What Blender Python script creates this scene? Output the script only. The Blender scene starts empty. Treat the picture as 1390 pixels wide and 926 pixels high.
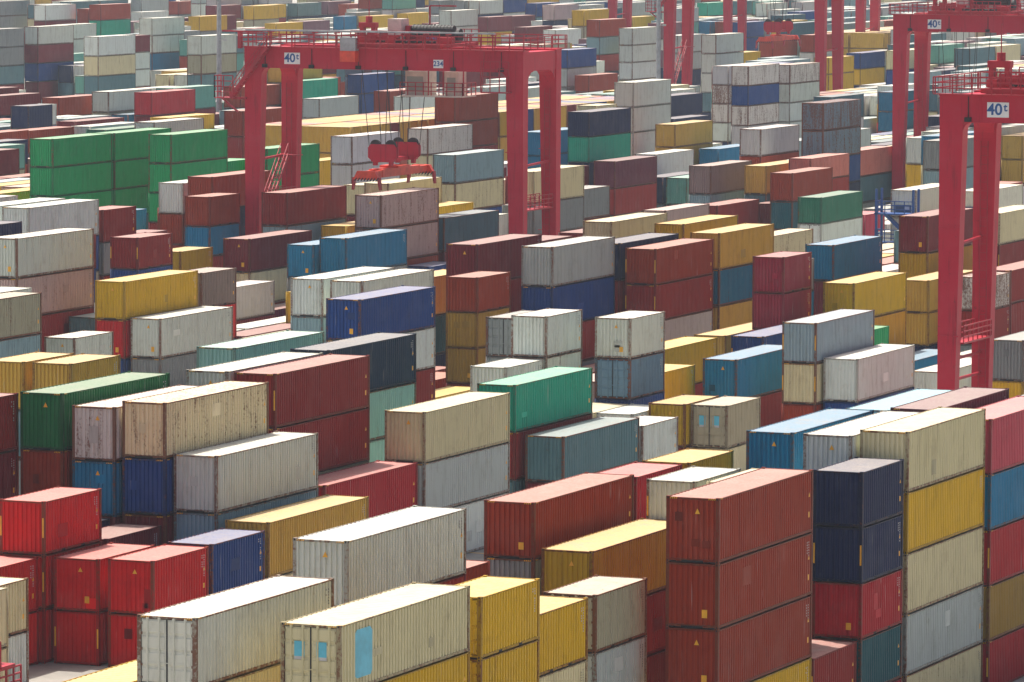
import bpy, bmesh, math, random
import numpy as np
from mathutils import Vector, Matrix

random.seed(4)
R = math.radians
scene = bpy.context.scene
COL = scene.collection

# ------------------------------------------------------------------ camera
CAM_H = 37.75
YAW, PITCH, ROLL = R(22.68), R(5.053), R(0.23)
FPX = 7047.0
fwd = Vector((-math.sin(YAW)*math.cos(PITCH), math.cos(YAW)*math.cos(PITCH), -math.sin(PITCH)))
r0 = Vector((math.cos(YAW), math.sin(YAW), 0)); u0 = r0.cross(fwd)
rgt = r0*math.cos(ROLL) + u0*math.sin(ROLL); upv = u0*math.cos(ROLL) - r0*math.sin(ROLL)
cd = bpy.data.cameras.new('camera'); cam = bpy.data.objects.new('camera', cd); COL.objects.link(cam)
cd.sensor_fit = 'HORIZONTAL'; cd.sensor_width = 36.0; cd.lens = 36.0*FPX/1390.0
cd.clip_start = 1.0; cd.clip_end = 9000.0
M = Matrix((rgt, upv, -fwd)).transposed().to_4x4(); M.translation = Vector((0, 0, CAM_H)); cam.matrix_world = M
scene.camera = cam

# ------------------------------------------------------------------ world, sun, exposure
SUN_TO = Vector((-0.37, 0.22, 1.0)).normalized()
ELEV = math.asin(SUN_TO.z)
w = bpy.data.worlds.new('World'); scene.world = w; w.use_nodes = True
nt = w.node_tree; nt.nodes.clear()
sky = nt.nodes.new('ShaderNodeTexSky'); sky.sky_type = 'NISHITA'; sky.sun_disc = False
sky.sun_elevation = ELEV; sky.sun_rotation = math.atan2(SUN_TO.x, SUN_TO.y)
sky.air_density = 0.7; sky.dust_density = 7.0; sky.ozone_density = 0.4
bg = nt.nodes.new('ShaderNodeBackground'); bg.inputs[1].default_value = 0.12
wo = nt.nodes.new('ShaderNodeOutputWorld')
nt.links.new(sky.outputs[0], bg.inputs[0]); nt.links.new(bg.outputs[0], wo.inputs[0])
sl = bpy.data.lights.new('sun', 'SUN'); sl.energy = 4.4; sl.angle = R(0.6); sl.color = (1.0, 0.94, 0.84)
so = bpy.data.objects.new('sun', sl); COL.objects.link(so)
so.rotation_euler = SUN_TO.to_track_quat('Z', 'Y').to_euler()
vs = scene.view_settings
vs.view_transform = 'Standard'; vs.look = 'None'; vs.gamma = 1.0; vs.exposure = 0.55; vs.use_curve_mapping = False
scene.cycles.max_bounces = 6; scene.cycles.diffuse_bounces = 4; scene.cycles.volume_bounces = 1

# ------------------------------------------------------------------ helpers
def srgb(r, g, b):
    f = lambda c: (c/255.0/12.92) if c/255.0 <= 0.04045 else ((c/255.0+0.055)/1.055)**2.4
    return (f(r), f(g), f(b))

class MB:
    """collects shapes into one mesh"""
    def __init__(s): s.v = []; s.f = []; s.m = []
    def quad(s, a, b, c, d, m=0):
        n = len(s.v); s.v += [a, b, c, d]; s.f.append((n, n+1, n+2, n+3)); s.m.append(m)
    def hexa(s, p, m=0):
        # p: 8 points, bottom 4 ccw then top 4 ccw
        n = len(s.v); s.v += [tuple(q) for q in p]
        for f in ((3,2,1,0),(4,5,6,7),(0,1,5,4),(1,2,6,5),(2,3,7,6),(3,0,4,7)):
            s.f.append(tuple(n+i for i in f)); s.m.append(m)
    def box(s, x0, x1, y0, y1, z0, z1, m=0):
        s.hexa(((x0,y0,z0),(x1,y0,z0),(x1,y1,z0),(x0,y1,z0),(x0,y0,z1),(x1,y0,z1),(x1,y1,z1),(x0,y1,z1)), m)
    def tube(s, a, b, r, n=6, m=0, r2=None):
        a = Vector(a); b = Vector(b); d = (b-a).normalized(); r2 = r if r2 is None else r2
        t = Vector((0,0,1)) if abs(d.z) < .9 else Vector((1,0,0))
        u = d.cross(t).normalized(); v = d.cross(u); k = len(s.v)
        for i in range(n):
            an = 2*math.pi*i/n; o = u*math.cos(an)+v*math.sin(an)
            s.v.append(tuple(a+o*r)); s.v.append(tuple(b+o*r2))
        for i in range(n):
            j = (i+1) % n; s.f.append((k+2*i, k+2*j, k+2*j+1, k+2*i+1)); s.m.append(m)
        s.f.append(tuple(k+2*i for i in range(n))[::-1]); s.m.append(m)
        s.f.append(tuple(k+2*i+1 for i in range(n))); s.m.append(m)
    def bar(s, a, b, w, h=None, m=0):
        # square bar between two points
        a = Vector(a); b = Vector(b); h = h or w; d = (b-a).normalized()
        t = Vector((0,0,1)) if abs(d.z) < .95 else Vector((0,1,0))
        u = d.cross(t).normalized()*w/2; v = u.cross(d).normalized()*h/2
        s.hexa((a-u-v, a+u-v, b+u-v, b-u-v, a-u+v, a+u+v, b+u+v, b-u+v), m)
    def prism(s, pts, y0, y1, m=0):
        # polygon in XZ extruded along Y
        k = len(s.v); n = len(pts)
        s.v += [(x, y0, z) for x, z in pts] + [(x, y1, z) for x, z in pts]
        s.f.append(tuple(range(k, k+n))); s.m.append(m); s.f.append(tuple(range(k+n, k+2*n))[::-1]); s.m.append(m)
        for i in range(n):
            j = (i+1) % n; s.f.append((k+j, k+i, k+n+i, k+n+j)); s.m.append(m)
    def prism_x(s, pts, x0, x1, m=0):
        # polygon in YZ extruded along X
        k = len(s.v); n = len(pts)
        s.v += [(x0, y, z) for y, z in pts] + [(x1, y, z) for y, z in pts]
        s.f.append(tuple(range(k, k+n))[::-1]); s.m.append(m); s.f.append(tuple(range(k+n, k+2*n))); s.m.append(m)
        for i in range(n):
            j = (i+1) % n; s.f.append((k+i, k+j, k+n+j, k+n+i)); s.m.append(m)
    def mesh(s, name, mats):
        me = bpy.data.meshes.new(name); me.from_pydata(s.v, [], s.f)
        for m in mats: me.materials.append(m)
        if len(mats) > 1: me.polygons.foreach_set('material_index', s.m)
        me.update()
        bm = bmesh.new(); bm.from_mesh(me); bmesh.ops.recalc_face_normals(bm, faces=bm.faces); bm.to_mesh(me); bm.free()
        return me

def link(name, me, parent=None, loc=None, rot=None):
    o = bpy.data.objects.new(name, me); COL.objects.link(o)
    if parent: o.parent = parent
    if loc: o.location = loc
    if rot: o.rotation_euler = rot
    return o
def tag(o, label=None, cat=None, group=None, kind=None):
    if label: o['label'] = label
    if cat: o['category'] = cat
    if group: o['group'] = group
    if kind: o['kind'] = kind
    return o

# ------------------------------------------------------------------ materials
def N(t, typ, **kw):
    n = t.nodes.new(typ)
    for k, v in kw.items(): setattr(n, k, v)
    return n
def base_mat(name):
    m = bpy.data.materials.new(name); m.use_nodes = True; t = m.node_tree
    return m, t, t.nodes['Principled BSDF']
def mixc(t, fac, a, b, blend='MIX'):
    n = N(t, 'ShaderNodeMix', data_type='RGBA', blend_type=blend)
    for i, v in ((0, fac), (6, a), (7, b)):
        if hasattr(v, 'is_linked'): t.links.new(v, n.inputs[i])
        else: n.inputs[i].default_value = v if i == 0 else ((*v, 1) if len(v) == 3 else v)
    return n.outputs[2]
def mth(t, op, a, b=0.0, clamp=False):
    n = N(t, 'ShaderNodeMath', operation=op, use_clamp=clamp)
    for i, v in ((0, a), (1, b)):
        if hasattr(v, 'is_linked'): t.links.new(v, n.inputs[i])
        else: n.inputs[i].default_value = v
    return n.outputs[0]
def ramp(t, x, lo, hi):
    n = N(t, 'ShaderNodeMapRange'); n.interpolation_type = 'SMOOTHSTEP'
    t.links.new(x, n.inputs[0]); n.inputs[1].default_value = lo; n.inputs[2].default_value = hi
    return n.outputs[0]
def noise(t, vec, scale, detail=3.0, rough=.55):
    n = N(t, 'ShaderNodeTexNoise'); n.inputs['Scale'].default_value = scale; n.inputs['Detail'].default_value = detail
    n.inputs['Roughness'].default_value = rough; t.links.new(vec, n.inputs['Vector']); return n.outputs['Fac']

RUST = srgb(112, 62, 38)
def paint(name, rust_bias=0.0, dust_sheen=0.0, vcol=False, dark=1.0):
    """weathered container paint: colour from the object, alpha = how rusty it is"""
    m, t, p = base_mat(name)
    tc = N(t, 'ShaderNodeTexCoord')
    oi = N(t, 'ShaderNodeObjectInfo')
    if vcol:
        at = N(t, 'ShaderNodeAttribute', attribute_name='Col'); colr = at.outputs['Color']; alpha = at.outputs['Alpha']
        vec = tc.outputs['Object']
    else:
        colr = oi.outputs['Color']; alpha = oi.outputs['Alpha']
        off = N(t, 'ShaderNodeVectorMath', operation='SCALE'); off.inputs[3].default_value = 1.0
        cb = N(t, 'ShaderNodeCombineXYZ')
        t.links.new(mth(t, 'MULTIPLY', oi.outputs['Random'], 371.0), cb.inputs[0])
        t.links.new(mth(t, 'MULTIPLY', oi.outputs['Random'], 911.0), cb.inputs[1])
        ad = N(t, 'ShaderNodeVectorMath', operation='ADD'); t.links.new(tc.outputs['Object'], ad.inputs[0]); t.links.new(cb.outputs[0], ad.inputs[1])
        vec = ad.outputs[0]
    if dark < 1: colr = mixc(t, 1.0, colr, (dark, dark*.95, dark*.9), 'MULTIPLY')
    st = N(t, 'ShaderNodeMapping'); st.inputs['Scale'].default_value = (1, 1, .10); t.links.new(vec, st.inputs[0])
    big = noise(t, vec, .45, 4)
    streak = noise(t, st.outputs[0], 3.2, 4, .65)
    fine = noise(t, vec, 7.0, 4, .7)
    # sun-bleached fade and grime with shapes of their own
    bleach = mth(t, 'MULTIPLY', ramp(t, big, .45, .70), .03)
    c1 = mixc(t, bleach, colr, (.70, .66, .60))
    cloud = noise(t, vec, .8, 5, .7)
    c1 = mixc(t, mth(t, 'MULTIPLY', ramp(t, cloud, .52, .70), .34), c1, mixc(t, 1.0, c1, (.62, .58, .52), 'MULTIPLY'))
    sc_ = N(t, 'ShaderNodeMapping'); sc_.inputs['Scale'].default_value = (1, 1, .035); t.links.new(vec, sc_.inputs[0])
    c1 = mixc(t, mth(t, 'MULTIPLY', ramp(t, noise(t, sc_.outputs[0], 9.0, 2, .5), .70, .76), .35), c1, (.55, .53, .50))
    grime = mth(t, 'MULTIPLY', ramp(t, streak, .46, .76), .38)
    c2 = mixc(t, grime, c1, mixc(t, 1.0, c1, (.42, .38, .33), 'MULTIPLY'))
    if dust_sheen:
        stn = noise(t, vec, .9, 6, .75); c2 = mixc(t, mth(t, 'MULTIPLY', ramp(t, stn, .46, .72), .55), c2, (.20, .15, .105))
        c2 = mixc(t, mth(t, 'MULTIPLY', mth(t, 'ADD', ramp(t, fine, .1, .9), .8), dust_sheen/1.8), c2, (.44, .40, .35))  # pale dust, with the grazing sheen of sunlit roofs painted in
    ra = mth(t, 'ADD', alpha, rust_bias)
    thr = mth(t, 'SUBTRACT', .86, mth(t, 'MULTIPLY', ra, .40))
    mixn = mth(t, 'ADD', mth(t, 'MULTIPLY', fine, .55), mth(t, 'MULTIPLY', streak, .50))
    rf = N(t, 'ShaderNodeMapRange'); t.links.new(mixn, rf.inputs[0]); t.links.new(thr, rf.inputs[1]); t.links.new(mth(t, 'ADD', thr, .10), rf.inputs[2])
    rustc = mixc(t, fine, (RUST[0]*.55, RUST[1]*.5, RUST[2]*.5), (RUST[0]*1.25, RUST[1]*1.2, RUST[2]*1.1))
    c3 = mixc(t, mth(t, 'MULTIPLY', rf.outputs[0], .85), c2, rustc)
    t.links.new(c3, p.inputs['Base Color'])
    t.links.new(mth(t, 'ADD', mth(t, 'MULTIPLY', fine, .25), .42), p.inputs['Roughness'])
    p.inputs['Specular IOR Level'].default_value = .2
    bp = N(t, 'ShaderNodeBump'); bp.inputs['Strength'].default_value = .12; bp.inputs['Distance'].default_value = .02
    t.links.new(fine, bp.inputs['Height']); t.links.new(bp.outputs[0], p.inputs['Normal'])
    return m
def plain(name, rgb, rough=.55, var=.25, metal=0.0, scale=1.2):
    m, t, p = base_mat(name); tc = N(t, 'ShaderNodeTexCoord')
    n1 = noise(t, tc.outputs['Object'], scale, 5, .65)
    c = mixc(t, ramp(t, n1, .3, .75), tuple(min(1, q*(1+var*.5)) for q in rgb), tuple(q*(1-var) for q in rgb))
    t.links.new(c, p.inputs['Base Color']); p.inputs['Roughness'].default_value = rough; p.inputs['Metallic'].default_value = metal
    return m

def grimy(name, rgb):
    m, t, p = base_mat(name); tc = N(t, 'ShaderNodeTexCoord'); v = tc.outputs['Object']
    st = N(t, 'ShaderNodeMapping'); st.inputs['Scale'].default_value = (1, 1, .07); t.links.new(v, st.inputs[0])
    c = mixc(t, mth(t, 'MULTIPLY', ramp(t, noise(t, v, .5, 5, .65), .4, .75), .25), rgb, (rgb[0]*1.05, rgb[1]+.06, rgb[2]+.06))
    c = mixc(t, mth(t, 'MULTIPLY', ramp(t, noise(t, st.outputs[0], 2.6, 5, .7), .52, .72), .6), c, (rgb[0]*.32, rgb[1]*.5, rgb[2]*.35))
    c = mixc(t, mth(t, 'MULTIPLY', ramp(t, noise(t, v, 3.2, 5, .75), .62, .70), .8), c, (.06, .02, .018))
    t.links.new(c, p.inputs['Base Color']); p.inputs['Roughness'].default_value = .5; p.inputs['Specular IOR Level'].default_value = .3
    return m
P_PANEL = paint('container_paint', .06)
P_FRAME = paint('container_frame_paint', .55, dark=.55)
P_ROOF = paint('container_roof_paint', .12, dust_sheen=.64)
P_FAR = paint('far_container_paint', .05, vcol=True)
P_FARROOF = paint('far_container_roof', .12, dust_sheen=.64, vcol=True)
BLACK = plain('dark_gap', (.012, .012, .013), .8)
YEL = plain('safety_yellow', srgb(232, 172, 40), .5, .2)
WHT = plain('white_marking', (.55, .55, .53), .6, .2)
DRK = plain('dark_marking', (.07, .07, .075), .6, .2)
CYAN = plain('cyan_patch', srgb(96, 190, 212), .5, .2)
STEEL = plain('galvanised_steel', (.36, .37, .38), .5, .3)
CRANE = grimy('crane_red_paint', srgb(186, 8, 48))
CRANE_D = plain('crane_red_rail_paint', srgb(168, 20, 42), .5, .25)
ORANGE = plain('spreader_orange_paint', srgb(222, 70, 42), .45, .25)
RUBBER = plain('black_rubber', (.02, .02, .02), .7)
GLASS = plain('cab_window_glass', (.30, .34, .30), .15, .1)
CABW = plain('cab_cream_paint', (.62, .56, .48), .5, .2)
BLUEP = plain('rack_blue_paint', srgb(28, 76, 140), .5, .2)
SIGNW = plain('sign_white', (.80, .81, .80), .5, .06)
SIGNB = plain('sign_blue', srgb(24, 84, 150), .5, .05)
WIRE = plain('wire_rope', (.03, .03, .032), .6)

# colour code -> (sRGB, rustiness, words)
PAL = {
 'aqua': ((160,196,190), .25, 'pale aqua'), 'aquasky': ((130,186,208), .15, 'powder blue'), 'blue': ((2,66,126), .12, 'royal blue'),
 'bluegrey': ((142,164,172), .22, 'blue-grey'), 'brick': ((150,66,48), .12, 'brick red'), 'brown': ((142,62,48), .22, 'reddish brown'),
 'cream': ((214,205,176), .38, 'cream'), 'crimson': ((170,36,58), .12, 'crimson'), 'dgreen': ((54,112,92), .12, 'sage green'),
 'dnavy': ((16,50,76), .12, 'dark navy'), 'dred': ((138,50,48), .12, 'dark red'), 'dteal': ((26,86,96), .3, 'dark teal'),
 'gold': ((196,164,98), .18, 'ochre yellow'), 'green': ((16,110,68), .1, 'bottle green'), 'grey': ((138,142,144), .25, 'mid grey'),
 'greymauve': ((140,122,120), .25, 'mauve-grey'), 'kelly': ((0,156,104), .06, 'bright green'), 'lavender': ((196,192,194), .25, 'pale lavender'),
 'ltgrey': ((182,188,188), .22, 'light grey'), 'maroon': ((114,42,48), .12, 'maroon'), 'mauve': ((186,164,160), .42, 'faded mauve'),
 'mustard': ((184,154,76), .28, 'mustard yellow'), 'navy': ((2,36,74), .12, 'navy blue'), 'olive': ((160,132,78), .3, 'olive brown'),
 'orange': ((206,156,60), .15, 'orange-yellow'), 'pale': ((208,212,206), .24, 'pale grey'), 'pink': ((190,92,104), .12, 'faded pink'),
 'pinkred': ((170,66,84), .12, 'rose red'), 'pinkwhite': ((206,188,186), .2, 'pinkish white'), 'plum': ((96,46,62), .15, 'plum'),
 'plumgrey': ((128,96,106), .15, 'plum-grey'), 'plumred': ((146,54,68), .12, 'wine red'), 'red': ((186,46,52), .14, 'red'),
 'reefer': ((226,224,212), .05, 'clean white refrigerated'), 'rust': ((176,140,124), 1.1, 'heavily rusted'), 'rustcream': ((222,208,178), .70, 'rust-streaked cream'),
 'rustslate': ((112,126,140), .8, 'rust-stained slate'), 'rustwhite': ((212,206,202), .72, 'rust-streaked white'), 'salmon': ((192,124,116), .25, 'salmon pink'),
 'sand': ((214,206,176), .30, 'sand coloured'), 'sky': ((8,120,158), .14, 'sky blue'), 'slate': ((70,98,112), .2, 'slate blue'),
 'slateteal': ((96,120,124), .2, 'slate teal'), 'steel': ((96,124,132), .3, 'steel blue'), 'steelblue': ((34,106,138), .3, 'dull blue'),
 'steeldoor': ((110,134,154), .34, 'steel blue'), 'steelgrey': ((150,166,176), .26, 'steel grey'), 'stone': ((168,164,146), .3, 'stone grey'),
 'stonedoor': ((176,168,148), .34, 'stone grey'), 'taupe': ((140,126,120), .3, 'taupe'), 'teal': ((44,158,134), .12, 'sea green'),
 'tealgrey': ((112,160,152), .2, 'grey-green'), 'white': ((217,222,220), .20, 'white'), 'whitedoor': ((202,200,206), .42, 'dirty white'),
 'whitegrey': ((210,210,202), .24, 'off-white'), 'yellow': ((208,174,72), .16, 'yellow'),
}
def pal(c, jit=True):
    (r, g, b), a, _ = PAL[c]
    k = random.uniform(.93, 1.06) if jit else 1
    lr, lg, lb = srgb(r, g, b)
    gm = .3*lr+.55*lg+.15*lb; SAT = 1.27
    lr, lg, lb = [max(.006, gm+(q-gm)*SAT) for q in (lr, lg, lb)]
    return (lr*k*.985, lg*k, lb*k*.95, max(0, a+random.uniform(-.08, .30)))

# ------------------------------------------------------------------ ground
def ground():
    m, t, p = base_mat('yard_concrete'); tc = N(t, 'ShaderNodeTexCoord'); v = tc.outputs['Object']
    a = noise(t, v, .06, 5, .6); b = noise(t, v, .9, 6, .7)
    c = mixc(t, ramp(t, a, .3, .7), (.22, .21, .19), (.34, .32, .285))
    c = mixc(t, mth(t, 'MULTIPLY', ramp(t, b, .45, .8), .5), c, (.09, .088, .085))
    t.links.new(c, p.inputs['Base Color']); p.inputs['Roughness'].default_value = .85
    bp = N(t, 'ShaderNodeBump'); bp.inputs['Strength'].default_value = .3; bp.inputs['Distance'].default_value = .03
    t.links.new(b, bp.inputs['Height']); t.links.new(bp.outputs[0], p.inputs['Normal'])
    xs = [(-5000, 0.0), (-104, 0.0), (-98, -2.62), (2500, -2.62)]
    vv = []; ff = []
    for x, z in xs: vv += [(x, -400, z), (x, 7000, z)]
    for i in range(3): ff.append((2*i, 2*i+2, 2*i+3, 2*i+1))
    me = bpy.data.meshes.new('ground'); me.from_pydata(vv, [], ff); me.materials.append(m)
    tag(link('ground', me), kind='structure')
ground()
def lane_line(x0, x1, y0, y1, mat, label):
    b = MB(); b.box(x0, x1, y0, y1, .001, .006); tag(link('lane_marking', b.mesh('lane_marking', [mat])), kind='structure')
for k in range(6):
    lane_line(-108.4, -108.25, 205+k*22, 222+k*22, WHT, 'l')
lane_line(-106.2, -106.0, 200, 420, YEL, 'l')
lane_line(-115.6, -112.2, 262.3, 262.5, WHT, 'l'); lane_line(-115.6, -112.2, 267.6, 267.75, YEL, 'l')

# ------------------------------------------------------------------ containers
W = 2.438; LEN = {40: 12.192, 20: 6.058}; HN = 2.75
def profile(a, b, period, d, fo):
    """trapezoid wave from a to b: list of (pos, depth)"""
    n = max(1, round((b-a)/period)); pr = (b-a)/n; out = []
    for i in range(n):
        s = a+i*pr
        out += [(s, 0.0), (s+pr*fo, 0.0), (s+pr*(fo+.12), d), (s+pr*.88, d)]
    out.append((b, 0.0)); return out
MESH = {}
def get(key, fn):
    if key not in MESH: MESH[key] = fn()
    return MESH[key]
def side_mesh(L, sg):
    def f():
        l = LEN[L]; b = MB(); pr = profile(-l/2+.15, l/2-.15, .278, .070, .44)
        for (y, d), (y2, d2) in zip(pr, pr[1:]):
            b.quad((sg*(W/2-.010-d), y, .15), (sg*(W/2-.010-d2), y2, .15), (sg*(W/2-.010-d2), y2, HN-.07), (sg*(W/2-.010-d), y, HN-.07))
        return b.mesh('side_wall', [P_PANEL])
    return get(('side', L, sg), f)
def end_mesh(L, sg):
    def f():
        l = LEN[L]; b = MB(); pr = profile(-W/2+.13, W/2-.13, .250, .065, .42)
        for (x, d), (x2, d2) in zip(pr, pr[1:]):
            b.quad((x, sg*(l/2-.022-d), .14), (x2, sg*(l/2-.022-d2), .14), (x2, sg*(l/2-.022-d2), HN-.10), (x, sg*(l/2-.022-d), HN-.10))
        return b.mesh('end_wall', [P_PANEL])
    return get(('end', L, sg), f)
def roof_mesh(L):
    def f():
        l = LEN[L]; b = MB(); pr = profile(-l/2+.14, l/2-.14, .42, .018, .42)
        for (y, d), (y2, d2) in zip(pr, pr[1:]):
            b.quad((-W/2+.05, y, HN-.045-d), (W/2-.05, y, HN-.045-d), (W/2-.05, y2, HN-.045-d2), (-W/2+.05, y2, HN-.045-d2))
        return b.mesh('roof', [P_ROOF])
    return get(('roof', L), f)
def post_mesh(L, sx, sy):
    def f():
        l = LEN[L]; b = MB()
        def bx(w_, d_, z0, z1, o, m=0):
            xa, xb = sorted((sx*(W/2-o), sx*(W/2-w_))); ya, yb = sorted((sy*(l/2-o), sy*(l/2-d_)))
            b.box(xa, xb, ya, yb, z0, z1, m)
        bx(.15, .17, .118, HN-.118, .004)
        for z0, z1 in ((0.0, .118), (HN-.118, HN)):
            bx(.162, .178, z0, z1, 0.0)
            zc = (z0+z1)/2
            y1 = sy*(l/2+.001); y2 = sy*(l/2-.01); xc = sx*(W/2-.085)
            b.box(xc-.03, xc+.03, min(y1, y2), max(y1, y2), zc-.04, zc+.04, 1)
            x1 = sx*(W/2+.001); x2 = sx*(W/2-.01); yc = sy*(l/2-.09)
            b.box(min(x1, x2), max(x1, x2), yc-.04, yc+.04, zc-.03, zc+.03, 1)
        return b.mesh('corner_post', [P_FRAME, BLACK])
    return get(('post', L, sx, sy), f)
def toprail_mesh(L):
    def f():
        l = LEN[L]; b = MB()
        for s in (-1, 1):
            b.box(*sorted((s*(W/2-.004), s*(W/2-.064))), -l/2+.17, l/2-.17, HN-.085, HN-.030)
            b.box(-W/2+.15, W/2-.15, *sorted((s*(l/2-.006), s*(l/2-.10))), HN-.115, HN-.030)
        return b.mesh('top_rail', [P_FRAME])
    return get(('top', L), f)
def bottomrail_mesh(L):
    def f():
        l = LEN[L]; b = MB()
        for s in (-1, 1):
            b.box(*sorted((s*(W/2-.004), s*(W/2-.055))), -l/2+.17, l/2-.17, .045, .160)
            b.box(-W/2+.15, W/2-.15, *sorted((s*(l/2-.006), s*(l/2-.12))), .045, .150)
            ya, yb = sorted((s*(l/2-.0045), s*(l/2-.02)))
            if L == 40: b.box(-.50, .50, ya, yb, .010, .105, 1)
            else:
                for yc in (-1.03, 1.03): b.box(*sorted((s*(W/2-.002), s*(W/2-.02))), yc-.18, yc+.18, .02, .135, 1)
            for q in (-.92, .92): b.box(q-.16, q+.16, ya, yb, .010, .06, 1)
        b.box(-W/2+.06, W/2-.06, -l/2+.13, l/2-.13, .06, .12, 1)
        return b.mesh('bottom_rail', [P_FRAME, BLACK])
    return get(('bot', L), f)
def door_mesh(L, sg, sx):
    def f():
        l = LEN[L]; b = MB(); y = sg*(l/2-.045)
        xa, xb = sorted((sx*.012, sx*(W/2-.15))); z0, z1 = .15, HN-.115
        ya, yb = sorted((y, y-sg*.05)); b.box(xa, xb, ya, yb, z0, z1)
        n = 4; ph = (z1-z0)/n
        for k in range(n):          # raised pressed panels between the recesses
            za = z0+k*ph+.10; zb = z0+(k+1)*ph-.10; o = y+sg*.034
            b.hexa(((xa+.06, y, za-.05), (xb-.06, y, za-.05), (xb-.06, y, zb+.05), (xa+.06, y, zb+.05),
                    (xa+.10, o, za), (xb-.10, o, za), (xb-.10, o, zb), (xa+.10, o, zb)))
        for z in (.35, .85, 1.45, 2.05, 2.45):   # hinges
            xh = sx*(W/2-.17); b.box(xh-.04, xh+.04, *sorted((y, y+sg*.035)), z-.05, z+.05, 1)
        b.box(sx*.012-.018, sx*.012+.018, *sorted((y, y+sg*.012)), z0, z1, 2)
        b.box(min(xa, xb), max(xa, xb), *sorted((y, y+sg*.008)), z1-.03, z1+.012, 2); b.box(min(xa, xb), max(xa, xb), *sorted((y, y+sg*.008)), z0-.012, z0+.03, 2)
        xg = sx*(W/2-.155); b.box(xg-.02, xg+.02, *sorted((y, y+sg*.008)), z0, z1, 2)
        return b.mesh('door', [P_PANEL, P_FRAME, BLACK])
    return get(('door', L, sg, sx), f)
def bar_mesh(L, sg, x):
    def f():
        l = LEN[L]; b = MB(); y = sg*(l/2-.004)
        b.tube((x, y+sg*.012, .10), (x, y+sg*.012, HN-.08), .034, 6)
        for z in (.13, .55, 1.35, 2.1, HN-.13): b.box(x-.055, x+.055, *sorted((y-sg*.04, y+sg*.02)), z-.035, z+.035)
        dx = .32 if x < 0 else -.32
        b.box(*sorted((x, x+dx)), *sorted((y-sg*.0, y+sg*.025)), .93, .965)
        return b.mesh('locking_bar', [P_PANEL])
    return get(('bar', L, sg, x), f)
def hazard_mesh(L):
    def f():
        l = LEN[L]; b = MB()
        for cx in (-W/2+.17, W/2-.17-.33):
            for k in range(4):
                x = cx+k*.09; yy = -l/2+.0025
                b.quad((x, yy, HN-.10), (x+.045, yy, HN-.10), (x+.075, yy, HN-.03), (x+.03, yy, HN-.03))
        for k in range(3):
            y = -l/2+.2+k*.10; xx = W/2-.0015
            b.quad((xx, y, HN-.073), (xx, y+.05, HN-.073), (xx, y+.08, HN-.015), (xx, y+.03, HN-.015))
        return b.mesh('hazard_marking', [YEL])
    return get(('haz', L), f)
def code_mesh(L, mat, var):
    def f():
        l = LEN[L]; b = MB(); rr = random.Random(var*7+L); xx = W/2-.0075
        for c in range(2):
            yb = l/2-.55-c*.22; z = HN-.35; n = rr.randint(5, 11) if c == 0 else rr.randint(2, 5)
            for k in range(n):
                if rr.random() < .15: z -= .10
                b.quad((xx, yb, z-.07), (xx, yb+.05+.03*rr.random(), z-.07), (xx, yb+.06, z), (xx, yb, z)); z -= .115
        return b.mesh('code_marking', [mat])
    return get(('code', L, mat.name, var), f)
def label_mesh(L, var):
    def f():
        l = LEN[L]; b = MB(); y = -l/2+.0185; xx = W/2-.0075
        if var in (0, 2):
            b.v += [(.1, y, 2.05), (.34, y, 2.05), (.22, y, 2.28)]; k = len(b.v); b.f.append((k-3, k-2, k-1)); b.m.append(0)
        if var in (1, 2): b.quad((.45, y, .45), (.70, y, .45), (.70, y, .80), (.45, y, .80))
        if var == 3:
            for x in (-W/2+.03, W/2-.11): b.quad((x, -l/2+.001, .9), (x+.08, -l/2+.001, .9), (x+.08, -l/2+.001, 1.9), (x, -l/2+.001, 1.9))
        yb = l/2-.62
        b.v += [(xx, yb, 1.60), (xx, yb+.22, 1.60), (xx, yb+.11, 1.80)]; k = len(b.v); b.f.append((k-3, k-2, k-1)); b.m.append(0)
        b.quad((xx, yb, .70), (xx, yb+.16, .70), (xx, yb+.16, .95), (xx, yb, .95))
        return b.mesh('warning_label', [YEL])
    return get(('lab', L, var), f)
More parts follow.
